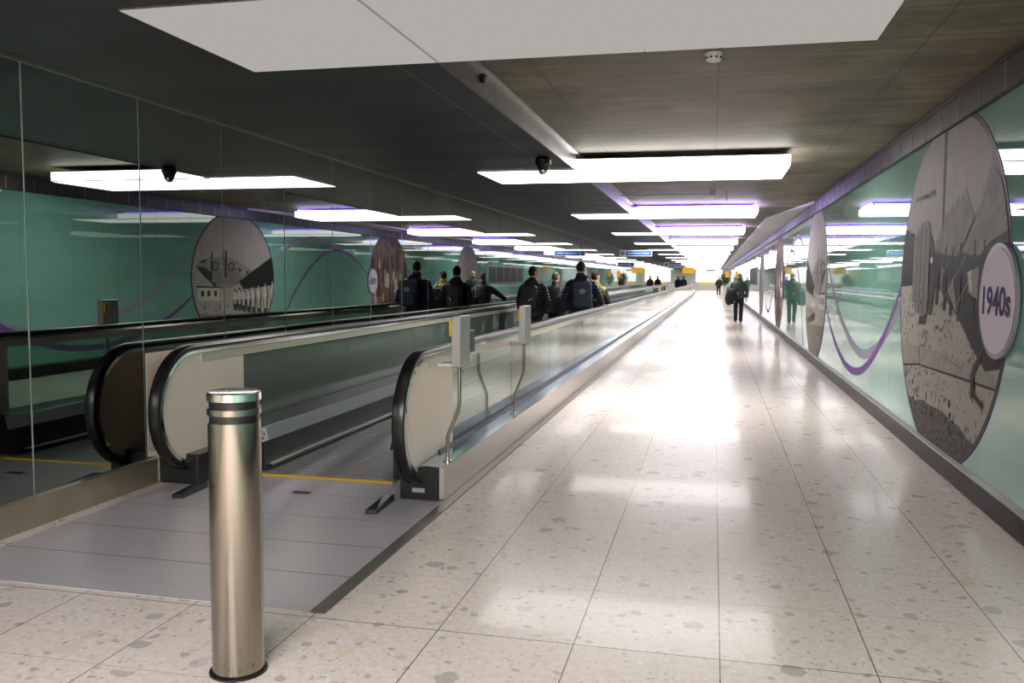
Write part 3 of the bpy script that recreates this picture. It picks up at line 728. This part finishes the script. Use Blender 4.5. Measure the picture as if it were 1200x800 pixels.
mu = mural(7.55, sh, 'ph_sky', 'large round black and white mural of tents and a crowd, nearest on the green wall')
text_mesh('lettering', 'London Airport, 1946', .078, M['ph_mid'], face_w(XR-.014, 8.27, 2.275), mu, 0, 1.0, label='small grey caption')
badge(6.12, 1.41, '1940s', 'round pale lilac badge reading 1940s on green wall')

sh = []
A('ph_ground', [(14.6, 1.04), (15.85, .99), (18.4, .95), (18.4, -.1), (14.6, -.1)]); A('ph_mid', [(14.6, .78), (16.6, .72), (18.4, .62), (18.4, -.1), (14.6, -.1)])
A('ph_plank', [(15.37, .30), (16.0, .56), (16.1, .54), (15.52, .27)]); A('ph_plank', [(17.2, .30), (17.0, .56), (17.1, .56), (17.32, .28)])
A('ph_white', [(15.11, 1.29), (15.86, 1.28), (15.86, 1.02), (15.10, 1.04)]); A('ph_dark', [(15.05, 1.33), (15.95, 1.31), (15.95, 1.28), (15.05, 1.30)])
for y in (15.2, 15.42, 15.66): A('ph_dark', [(y, 1.23), (y+.11, 1.23), (y+.11, 1.12), (y, 1.12)])
A('ph_tent', [(15.05, 1.70), (15.12, 1.78), (15.27, 1.85), (15.57, 1.90), (16.12, 1.93), (16.57, 1.85), (17.3, 1.60), (17.4, 1.45), (16.64, 1.38), (16.26, 1.27), (15.71, 1.32), (15.3, 1.54)])
A('ph_dark', [(15.05, 1.70), (15.31, 1.70), (15.56, 1.60), (15.9, 1.5), (15.71, 1.30), (15.3, 1.52)]); A('ph_dark', [(15.2, 1.82), (15.42, 1.86), (15.4, 1.80), (15.22, 1.77)])
A('ph_mid', [(15.55, 1.68), (15.99, 1.68), (16.05, 1.45), (15.86, 1.34), (15.57, 1.41)]); A('ph_mid', [(16.11, 1.70), (16.57, 1.70), (16.75, 1.45), (16.51, 1.33), (16.14, 1.41)])
for y, z in ((15.72, 1.73), (16.32, 1.72)): A('ph_dark', [(y+.13*math.cos(a), z+.095*math.sin(a)) for a in [2*PI*i/20 for i in range(20)]]); A('ph_mid', [(y+.09*math.cos(a), z+.065*math.sin(a)) for a in [2*PI*i/20 for i in range(20)]])
A('ph_black', [(15.58, 2.01), (15.63, 2.01), (15.6, 1.45), (15.54, 1.45)]); A('ph_black', [(16.10, 2.07), (16.16, 2.05), (16.13, 1.50), (16.06, 1.50)])
A('ph_black', [(16.6, 1.41), (18.2, 2.04), (18.5, 2.1), (18.5, 1.4), (18.06, 1.33), (17.39, 1.27), (16.77, 1.25)])
for y in (16.6, 16.9, 17.25): A('ph_dark', [(y, 1.7-(y-16.6)*.2), (y+.1, 1.68-(y-16.6)*.2), (y+.1, 1.62-(y-16.6)*.2), (y, 1.64-(y-16.6)*.2)])
A('ph_white', figure(15.98, 1.24, .80, .085))
for y, zt, zb in ((16.45, 1.24, .8), (16.62, 1.27, .79), (16.78, 1.27, .76), (16.97, 1.27, .74), (17.17, 1.32, .71), (17.41, 1.35, .68), (17.70, 1.39, .67), (18.03, 1.43, .69)):
    A('ph_dark', figure(y+.05, zt-.03, zb, .1)); A('ph_white', figure(y, zt, zb, .1)); A('ph_dark', blob(R1, y, zt-.01, .035, .03)); A('ph_dark', [(y-.045, zb+.14), (y+.045, zb+.14), (y+.04, zb), (y-.04, zb)])
mural(16.5, sh, 'ph_sky', 'round black and white mural of an aeroplane and people, second on the green wall')
def streaks(yc, rnd, dk, lt, n):
    out = []
    for i in range(n):
        y = yc+rnd.uniform(-1.5, 1.5); z = rnd.uniform(.3, 1.9); h = rnd.uniform(.25, .8); w = rnd.uniform(.05, .22)
        out.append((rnd.choice((dk, dk, lt)), [(y-w, z), (y-w*.6, z+h*.4), (y-w*.9, z+h*.7), (y, z+h), (y+w*.5, z+h*.8), (y+w*.4, z+h*.5), (y+w, z+h*.3), (y+w*.7, z)]))
    return out
R2 = random.Random(11)
mural(25.4, streaks(25.4, R2, 'sepiadk', 'sepialt', 42), 'sepia', 'round brown mural with cream streaks, third along green wall')
badge(24.0, 1.40, '1950s', 'round pale badge on the brown mural')
mural(34.3, streaks(34.3, R2, 'ph_mid', 'lilac', 14), 'lilac', 'round pale lilac grey mural, fourth along the green wall past the brown one')
for k in range(5):
    y0 = 37.55+k*1.44
    t = thing('display_panel', 'dark framed panel on the green wall beyond the lilac mural, in a row of five', 'panel', (XR, y0+.69, 1.67), 'dark framed panels on the green wall')
    MB().box(XR-.03, XR-.001, y0, y0+1.38, 1.265, 2.075).build('frame', M['fascia'], t, smooth=False)
    MB().box(XR-.033, XR-.0305, y0+.05, y0+1.33, 1.31, 2.03).build('screen', M['mesh_dark'], t, smooth=False, label='dark panel face')

def spline(p, n=8):
    out = []
    for i in range(len(p)-1):
        a, b, c, d = p[max(i-1, 0)], p[i], p[i+1], p[min(i+2, len(p)-1)]
        for k in range(n):
            t = k/n; out.append(tuple(.5*((2*b[j])+(-a[j]+c[j])*t+(2*a[j]-5*b[j]+4*c[j]-d[j])*t*t+(-a[j]+3*b[j]-3*c[j]+d[j])*t**3) for j in (0, 1)))
    out.append(p[-1]); return out
def ribbon(pts, w, mat, depth, label):
    p = spline(pts); L = []; Rr = []
    for i, q in enumerate(p):
        a, b = p[max(i-1, 0)], p[min(i+1, len(p)-1)]; dy, dz = b[0]-a[0], b[1]-a[1]; l = math.hypot(dy, dz) or 1
        s = i/(len(p)-1); ww = w*(.45+.55*math.sin(PI*s)**.7)
        L.append((q[0]-dz/l*ww/2, q[1]+dy/l*ww/2)); Rr.append((q[0]+dz/l*ww/2, q[1]-dy/l*ww/2))
    m = MB(); x = XR-depth; n = len(p)
    m.add([(x, *q) for q in L]+[(x, *q) for q in Rr]+[(XR-.0002, *q) for q in L]+[(XR-.0002, *q) for q in Rr],
          [f for i in range(n-1) for f in ((i, i+1, n+i+1, n+i), (2*n+i, i, i+1, 2*n+i+1)[::-1], (n+i, n+i+1, 3*n+i+1, 3*n+i))])
    tag(m.build('wall_ribbon', mat, None, smooth=False), label, 'wall graphic', 'purple and mauve ribbon graphics on the green wall')
ribbon([(9.05, 1.55), (9.48, 1.24), (9.88, .98), (10.45, .70), (11.12, .47), (11.82, .36), (12.67, .38), (13.56, .56), (14.36, .84), (14.92, 1.14)], .10, M['ribpurple'], .0012, 'purple ribbon curve between the tents mural and the aeroplane mural')
ribbon([(9.05, 1.34), (9.46, 1.13), (9.88, .95), (10.46, .75), (11.15, .64), (11.81, .66), (12.57, .81), (13.48, 1.10), (14.28, 1.48), (14.86, 1.88)], .12, M['ribgrey'], .0008, 'mauve ribbon curve between the tents mural and the aeroplane mural')
ribbon([(18.15, 1.85), (18.80, 2.20), (19.46, 2.40), (20.16, 2.48), (20.9, 2.43), (21.7, 2.27), (22.7, 1.98), (23.6, 1.5)], .12, M['ribgrey'], .0008, 'mauve ribbon arch between the aeroplane mural and the brown mural')
ribbon([(18.2, .2), (18.49, .36), (18.8, .80), (19.32, 1.30), (20.02, 1.77), (20.9, 2.14), (22.0, 2.2), (23.0, 1.9), (23.8, 1.5)], .08, M['ribpurple'], .0012, 'dark purple ribbon arch between the aeroplane mural and the brown mural')
ribbon([(26.9, 1.9), (28., 1.15), (29.4, .55), (30.5, .5), (31.6, .8), (32.8, 1.6)], .10, M['ribpurple'], .0012, 'purple ribbon loop between the brown mural and the lilac mural')
#END MURALS
#PEOPLE
# ------------------------------------------------------------------ people
V = Vector
def hand(mb, wrist, d, n, wdir, curl=.5, s=1.):
    """palm and five fingers; d = pointing direction, n = direction the fingers curl to, wdir = towards the thumb"""
    d = V(d).normalized(); n = V(n).normalized(); wdir = V(wdir).normalized(); w0 = V(wrist)
    R_ = lambda *a: tuple(x*s for x in a)
    mb.loft([w0-d*.01*s, w0+d*.03*s, w0+d*.07*s, w0+d*.088*s], [R_(.026, .018), R_(.036, .016), R_(.041, .014), R_(.038, .011)], 12, ref=wdir[:])
    for off, L in ((.031, .072), (.0105, .082), (-.0105, .076), (-.031, .06)):
        p = w0+d*.08*s+wdir*off*s*1.08; pts = [p-d*.015*s]; a = 0
        for k in range(3):
            pts.append(p); a += curl*(.35 if k == 0 else .75); dd = d*math.cos(a)+n*math.sin(a); p = p+dd*L*s*(.42, .32, .26)[k]
        pts.append(p)
        mb.loft([q[:] for q in pts], [r*s for r in (.0085, .009, .0085, .008, .006)], 8, ref=wdir[:])
    b = w0+d*.028*s+wdir*.026*s
    e = [b, b+(wdir*.75+d*.6+n*.25)*.028*s, b+(wdir*.8+d*1.35+n*.55)*.04*s, b+(wdir*.75+d*2.+n*.9)*.042*s]
    mb.loft([q[:] for q in e], [r*s for r in (.013, .011, .009, .007)], 8)

def person(label, loc, rz, height, skin, hair, top, legs, arms, stance, longcoat=0., hairkind='short', topname='jacket', head_turn=0., bulk=1., hands=True, detail=.0065, toplabel=None, hood=False):
    """arms: {side: (shoulder, elbow, wrist, hand direction, curl direction, thumb direction, curl)} in a 1.75 m frame facing +y"""
    k = height/1.75
    t = thing('person', label, 'person', loc); t.rotation_euler = (0, 0, rz); t.scale = (k, k, k)
    t0 = Matrix.Identity(4)
    b = MB()
    b.loft([(0, 0, .84), (0, -.005, .93), (0, 0, 1.06), (0, .005, 1.22), (0, -.005, 1.36), (0, -.015, 1.44), (0, -.01, 1.50)], [(.15, .10), (.165, .12), (.145, .105), (.165, .115), (.165, .10), (.11, .075), (.065, .06)], 20)
    b.loft([(0, -.012, 1.44), (0, -.005, 1.52), (0, .005, 1.60)], [(.07, .07), (.064, .066), (.062, .066)], 16)
    hb = MB(); hb.ell((0, .0, 1.66), (.073, .094, .108), 24, 16); hb.ell((0, .035, 1.60), (.056, .062, .066), 20, 12)
    hb.loft([(0, .085, 1.678), (0, .104, 1.65), (0, .108, 1.64), (0, .09, 1.632)], [.008, .012, .014, .012], 10)
    for sx in (-1, 1):
        hb.ell((sx*.075, -.005, 1.65), (.012, .022, .033), 12, 8); hb.ell((sx*.03, .078, 1.69), (.022, .016, .01), 10, 6)
    hb.ell((0, .088, 1.605), (.026, .010, .007), 12, 6); hb.ell((0, .08, 1.565), (.022, .018, .016), 12, 8)
    if head_turn:
        ca, sa = math.cos(head_turn), math.sin(head_turn); hb.v = [(x*ca-y*sa, x*sa+y*ca, z) for x, y, z in hb.v]
    b.add(hb.v, hb.f)
    for sd, A in arms.items():
        sh_, el, wr, hd, cd, td, cu = A
        mid = (V(el)+V(wr))/2
        b.loft([(sh_[0]*.55, sh_[1], sh_[2]-.045), (sh_[0]*.96, sh_[1], sh_[2]-.05), tuple((V(sh_)+V(el))/2), el, tuple(mid), wr], [.04, .044, .043, .039, .035, .026], 14)
        hand(b, wr, hd, cd, td, cu)
    for hip, knee, ank, toe in stance:
        b.loft([hip, tuple(V(hip).lerp(V(knee), .5)), knee, tuple(V(knee).lerp(V(ank), .35)), ank, (ank[0], ank[1], ank[2]-.04)], [(.088, .095), (.072, .08), .054, .052, .030, .026], 14)
        b.loft([(ank[0], ank[1]-.03, ank[2]-.045), (ank[0], ank[1], ank[2]-.048), tuple(V((ank[0], ank[1], ank[2]-.052)).lerp(V(toe), .5)), tuple(V((ank[0], ank[1], ank[2]-.052)).lerp(V(toe), .85))], [.020, .021, .019, .013], 12)
    link_mesh('body', fuse(b, detail, 5), skin, t)
    # garments
    g = MB(); q = bulk
    g.loft([(0, 0, .84-longcoat), (0, 0, .90), (0, 0, 1.06), (0, .005, 1.22), (0, -.005, 1.36), (0, -.015, 1.43), (0, -.012, 1.475)], [(.195*q, .148*q), (.198*q, .152*q), (.185*q, .142*q), (.202*q, .152*q), (.212*q, .142*q), (.175*q, .12*q), (.10, .092)], 24)
    g.loft([(0, -.012, 1.44), (0, -.006, 1.51), (0, -.002, 1.56)], [(.105, .10), (.096, .095), (.086, .088)], 16)
    for sd, A in arms.items():
        sh_, el, wr = V(A[0]), V(A[1]), V(A[2])
        s2 = V((sh_.x*.98, sh_.y, sh_.z-.03))
        g.loft([(sh_[0]*.5, sh_[1], sh_[2]-.03), (sh_[0]*.8, sh_[1], sh_[2]-.018), s2.lerp(el, .12)[:], s2.lerp(el, .5)[:], el[:], ((el+wr)/2)[:], wr.lerp(el, .04)[:]], [x*q for x in (.07, .072, .076, .070, .064, .056, .046)], 16)
    if hood:
        g.ell((0, -.10, 1.455), (.15, .075, .07), 20, 12); g.ell((0, -.075, 1.50), (.115, .07, .06), 20, 12)
    gm = link_mesh(topname, fuse(g, .010, 4), top, t, toplabel)
    tr = MB()
    tr.loft([(0, 0, .80), (0, -.005, .90), (0, 0, 1.0)], [(.165, .125), (.178, .135), (.165, .125)], 20)
    for hip, knee, ank, toe in stance:
        kn = V(knee); an = V(ank)
        tr.loft([hip, V(hip).lerp(kn, .5)[:], kn[:], kn.lerp(an, .4)[:], kn.lerp(an, .8)[:], (an+V((0, .006, -.045)))[:]], [(.098, .112), (.088, .096), .072, .068, .064, (.064, .072)], 16)
    link_mesh('trousers', fuse(tr, .010, 4), legs, t)
    for hip, knee, ank, toe in stance:
        s_ = MB(); a_ = V(ank); o_ = V(toe)
        dirv = (o_-a_); dirv.z = 0; dirv.normalize(); hz = min(ank[2], .09)
        base = a_.copy(); base.z = ank[2]-.052
        s_.loft([(base-dirv*.06)[:], (base-dirv*.02)[:], (base.lerp(o_, .45))[:], (base.lerp(o_, .8))[:], (o_+dirv*.03)[:]], [(.034, .036), (.042, .044), (.046, .036), (.044, .028), (.028, .018)], 14)
        s_.loft([(a_+V((0, 0, .02)))[:], base[:]], [.044, .046], 12)
        link_mesh('shoe', fuse(s_, .008, 3), M['shoe'], t)
    h = MB()
    if hairkind != 'bald':
        h.ell((0, -.006, 1.668), (.079, .100, .110), 28, 20)
        keep = []
        for f in h.f:
            c = sum((V(h.v[i]) for i in f), V())/len(f)
            face = c.y > .03 and c.z < 1.715-(.0 if abs(c.x) < .05 else .02)
            low = c.z < 1.595+max(0, c.y+.02)*.9
            crown = hairkind == 'thin' and c.z > 1.722 and (c.x**2+(c.y+.02)**2) < .055**2
            if not (face or low or crown): keep.append(f)
        h.f = keep; h.k = [0]*len(keep)
        if head_turn: h.v = [(x*ca-y*sa, x*sa+y*ca, z) for x, y, z in h.v]
        used = sorted({i for f in h.f for i in f}); mp = {i: j for j, i in enumerate(used)}
        h.v = [h.v[i] for i in used]; h.f = [tuple(mp[i] for i in f) for f in h.f]
        o = h.build('hair', hair, None); o.parent = t
    return t
def local_thing(name, label, cat, host, group=None):
    t = thing(name, label, cat, host.location, group); t.rotation_euler = host.rotation_euler; t.scale = host.scale; return t
def piece(mb, name, mat, t, label=None):
    o = mb.build(name, mat, None, label=label); o.parent = t; return o
def backpack(host, mats, label, dx=0., dz=0., w=.155, h=.24, d=.085, y=-.235, emblem=False, mark=False, oneside=False):
    t = local_thing('backpack', label, 'backpack', host)
    z = 1.17+dz
    piece(MB().rbox(dx-w, dx+w, y-d, y+d, z-h, z+h, .055, seg=4), 'bag', mats, t)
    piece(MB().rbox(dx-w*.78, dx+w*.78, y-d-.045, y-d+.03, z-h*.86, z+h*.05, .028, seg=3), 'pocket', mats, t)
    piece(MB().rbox(dx-w*.92, dx+w*.92, y-d-.006, y-d+.02, z+h*.5, z+h*.56, .004), 'zip', M['black'], t)
    piece(MB().loft([(dx-.04, y+.03, z+h-.01), (dx-.03, y+.02, z+h+.035), (dx+.03, y+.02, z+h+.035), (dx+.04, y+.03, z+h-.01)], [.009]*4, 8), 'handle', M['black'], t)
    for sx in ((1,) if oneside else (-1, 1)):
        xx = dx+sx*.09 if not oneside else dx+.02
        piece(MB().loft([(xx, y+d-.02, z+h*.8), (xx, -.16, 1.42), (xx, -.06, 1.50), (xx, .07, 1.46), (xx, .145, 1.36), (xx, .165, 1.24), (xx+sx*.05, .10, 1.12), (xx+sx*.03, -.15, 1.0)], [(.026, .008)]*8, 8), 'strap', M['black'], t)
    if emblem:
        m = MB()
        for r0 in (.06, .045):
            m.lathe((0, 0, 0), [(r0, 0), (r0, .002), (r0-.006, .003), (r0-.006, 0)], 28)
        m.v = [(dx+.02+p[0], y-d-.003-p[2], z+h*.27+p[1]*.8) for p in m.v]
        for i in range(3): m.box(dx-.02, dx+.06, y-d-.006, y-d-.001, z+h*.27-.022+i*.018, z+h*.27-.014+i*.018)
        piece(m, 'emblem', M['palegrey'], t, 'pale round emblem')
    if mark:
        piece(MB().add([(dx+.03, y-d-.047, z-.05), (dx+.10, y-d-.047, z-.005), (dx+.095, y-d-.047, z+.008), (dx+.025, y-d-.047, z-.037),
                        (dx+.03, y-d-.04, z-.05), (dx+.10, y-d-.04, z-.005), (dx+.095, y-d-.04, z+.008), (dx+.025, y-d-.04, z-.037)],
                       [(0, 1, 2, 3), (4, 7, 6, 5), (0, 4, 5, 1), (1, 5, 6, 2), (2, 6, 7, 3), (3, 7, 4, 0)]), 'logo', M['white'], t, 'white slanted mark')
    return t
HANG = lambda s, out=.24, fwd=.03: ((s*.195, -.01, 1.405), (s*(out+.02), -.03, 1.12), (s*out, fwd, .875), (0, .05, -1), (-s*.3, .7, 0), (s*.2, 1, 0), .5)
STAND = [((-.09, 0, .90), (-.105, .02, .50), (-.11, -.02, .085), (-.125, .13, .03)), ((.09, 0, .90), (.105, .02, .50), (.11, -.02, .085), (.125, .13, .03))]
zb = .010
# man in black quilted jacket with a backpack
pA = person('person standing on the walkway in black quilted jacket with a black backpack', (-3.27, 15.8, zb), math.radians(-6), 1.72, M['skin'], M['hairblack'], M['puffblack'], M['trousers'],
            {'l': HANG(-1, .25), 'r': HANG(1, .265)}, STAND, .03, head_turn=math.radians(-35), bulk=1.12, topname='quilted_jacket', hood=True)
backpack(pA, M['packblack'], 'black backpack with white slanted mark on the person in black jacket', dx=.0, y=-.255, mark=True, w=.16)
# balding man in a grey jacket, left hand on the wall-side handrail
pB = person('person with thinning grey hair in charcoal ribbed jacket, standing between black and navy jackets', (-3.22, 17.9, zb), math.radians(-4), 1.63, M['skinlt'], M['hairgrey'], M['jackgrey'], M['trousers'],
            {'l': ((-.195, 0, 1.40), (-.36, .05, 1.26), (-.53, .12, 1.115), (-.6, 1., -.15), (0, .1, -1), (1, .3, 0), .35), 'r': HANG(1)}, STAND, .0, hairkind='thin', head_turn=math.radians(-28), topname='jacket')
t = local_thing('shoulder_bag', 'black soft bag hanging at the back of the person with grey hair', 'bag', pB)
piece(MB().rbox(.04, .30, -.30, -.17, .86, 1.22, .05, seg=4), 'bag', M['packblack'], t)
piece(MB().loft([(.10, -.22, 1.2), (.13, -.12, 1.42), (.12, -.02, 1.50), (.10, .10, 1.44), (.12, .17, 1.3)], [(.02, .007)]*5, 8), 'strap', M['black'], t)
# navy jacket, right hand on the handrail
pC = person('person in navy quilted jacket resting a hand on the black handrail', (-2.40, 16.0, zb), math.radians(-5), 1.815, M['skin'], M['hairbrown'], M['puffnavy'], M['jeans'],
            {'l': HANG(-1, .27, .05), 'r': ((.195, 0, 1.405), (.33, -.03, 1.17), (.395, .02, 1.0), (.25, .9, -.10), (0, .1, -1), (-1, .3, 0), .45)}, STAND, .03, head_turn=math.radians(-20), bulk=1.12, topname='quilted_jacket')
backpack(pC, M['packblue'], 'slate blue backpack with pale round emblem on the person in navy jacket', dx=.085, y=-.25, w=.17, h=.25, emblem=True, oneside=True)
# olive and black jacket
pD = person('person in olive yellow jacket with black straps, partly hidden behind the navy jacket', (-2.37, 17.8, zb), math.radians(-6), 1.645, M['skinlt'], M['hairbrown'], M['jackolive'], M['trousers'],
            {'l': HANG(-1, .25, .06), 'r': HANG(1, .26, .06)}, STAND, .0, head_turn=math.radians(-40), bulk=1.08, topname='jacket')
backpack(pD, M['packblack'], 'black backpack on the person in olive yellow jacket', dx=.05, dz=-.02, y=-.24, w=.16)
# man walking towards the camera
WALK = [((-.09, 0, .90), (-.10, .09, .49), (-.09, .10, .085), (-.10, .26, .035)), ((.09, 0, .90), (.095, .02, .48), (.09, -.13, .115), (.11, .02, .035))]
pW = person('bald person in dark glasses and grey green knit walking towards the camera', (.90, 31.8, .001), PI-math.radians(2), 1.76, M['skinlt'], M['hairgrey'], M['sweater'], M['jeans'],
            {'r': ((.195, -.01, 1.405), (.285, -.02, 1.13), (.12, .20, 1.04), (-1, .35, 0), (0, -.1, -1), (0, .6, 1), .8), 'l': HANG(-1, .265, .06)}, WALK, .0, hairkind='bald', bulk=1.06, topname='sweater')
m = MB()
for sx in (-1, 1): m.rbox(sx*.036-.027, sx*.036+.027, .094, .102, 1.653, 1.687, .003)
m.rbox(-.012, .012, .096, .101, 1.674, 1.68, .001)
for sx in (-1, 1): m.loft([(sx*.063, .096, 1.678), (sx*.08, .03, 1.675), (sx*.082, -.01, 1.67)], [.003]*3, 6)
piece(m, 'glasses', M['black'], pW, 'dark glasses')
piece(MB().ell((0, .099, 1.606), (.022, .006, .005), 12, 6), 'mouth', M['lips'], pW)
m = MB().rbox(-.006, .006, .138, .150, 1.36, 1.50, .002); piece(m, 'zip', M['palegrey'], pW)
t = local_thing('coat', 'black coat draped over the arm of the bald walking person', 'coat', pW)
m = MB()
m.loft([(.33, -.02, 1.17), (.27, .10, 1.13), (.16, .22, 1.10), (.06, .235, 1.09)], [(.085, .085), (.09, .10), (.085, .095), (.05, .06)], 16, ref=(0, 0, 1))
m.loft([(.25, .10, 1.16), (.27, .12, 1.0), (.29, .13, .85), (.275, .13, .70), (.25, .13, .63)], [(.13, .075), (.17, .085), (.19, .085), (.17, .075), (.12, .055)], 18)
m.loft([(.14, .20, 1.12), (.15, .20, .95), (.17, .19, .78)], [(.08, .05), (.09, .05), (.07, .04)], 14)
for x, y, z1, r in ((.20, .205, .66, .022), (.27, .215, .62, .026), (.34, .20, .64, .024), (.40, .17, .70, .022), (.42, .10, .74, .024)):
    m.loft([(x-.02, y-.02, 1.08), (x, y-.005, .95), (x+.008, y, .80), (x, y-.02, z1)], [r*.6, r, r*1.1, r*.8], 10)
m.loft([(.12, .235, 1.08), (.10, .245, .98), (.115, .235, .86), (.13, .215, .76)], [(.045, .03), (.05, .034), (.05, .032), (.048, .03)], 12)
m.loft([(.30, .06, 1.20), (.22, .19, 1.185), (.12, .25, 1.14)], [.03, .035, .03], 10)
link_mesh('drape', fuse(m, .010, 5), M['jackdark'], t)
piece(MB().rbox(.13, .155, .235, .242, .70, .745, .002), 'tag', M['white'], t)
# small distant figures
pF = person('distant person in dark clothes on the far end of the walkway', (-2.55, 78., zb), .1, 1.74, M['skin'], M['hairblack'], M['jackdark'], M['trousers'],
            {'l': HANG(-1), 'r': HANG(1)}, STAND, .05, detail=.012, topname='jacket')
c = copy_tree(pF); c.location = (-3.1, 80., zb); c['label'] = 'distant person in dark clothes beside wall-side handrail, far end of walkway'
c = copy_tree(pF); c.location = (.52, 83., .001); c.rotation_euler = (0, 0, PI); c['label'] = 'distant person in dark clothes standing beside the potted plant'
#END PEOPLE
# ------------------------------------------------------------------ camera, world, render look
cam = bpy.data.cameras.new('camera'); co = bpy.data.objects.new('camera', cam); COL.objects.link(co)
cam.sensor_width = 36; cam.lens = 1010.32/1200*36; cam.clip_end = 400; cam.clip_start = .05
ya, pi_, ro = math.radians(13.0687), math.radians(-4.24777), math.radians(.409124)
fw = Vector((-math.sin(ya)*math.cos(pi_), math.cos(ya)*math.cos(pi_), math.sin(pi_))); rt = Vector((math.cos(ya), math.sin(ya), 0)); up = rt.cross(fw)
r2 = rt*math.cos(ro)+up*math.sin(ro); u2 = up*math.cos(ro)-rt*math.sin(ro)
co.matrix_world = Matrix(((r2.x, u2.x, -fw.x, 0), (r2.y, u2.y, -fw.y, 0), (r2.z, u2.z, -fw.z, H), (0, 0, 0, 1)))
S.camera = co
w = bpy.data.worlds.new('world'); S.world = w; w.use_nodes = True
w.node_tree.nodes['Background'].inputs[0].default_value = (.05, .05, .055, 1); w.node_tree.nodes['Background'].inputs[1].default_value = .3
vs = S.view_settings
S.display_settings.display_device = 'sRGB'
vs.view_transform = 'Standard'; vs.look = 'None'; vs.gamma = 1; vs.exposure = 0.6; vs.use_curve_mapping = False
cy = S.cycles
cy.use_denoising = True; cy.max_bounces = 10; cy.diffuse_bounces = 4; cy.glossy_bounces = 7; cy.transparent_max_bounces = 24; cy.transmission_bounces = 6
cy.caustics_reflective = False; cy.caustics_refractive = False; cy.sample_clamp_indirect = 6.; cy.use_adaptive_sampling = False
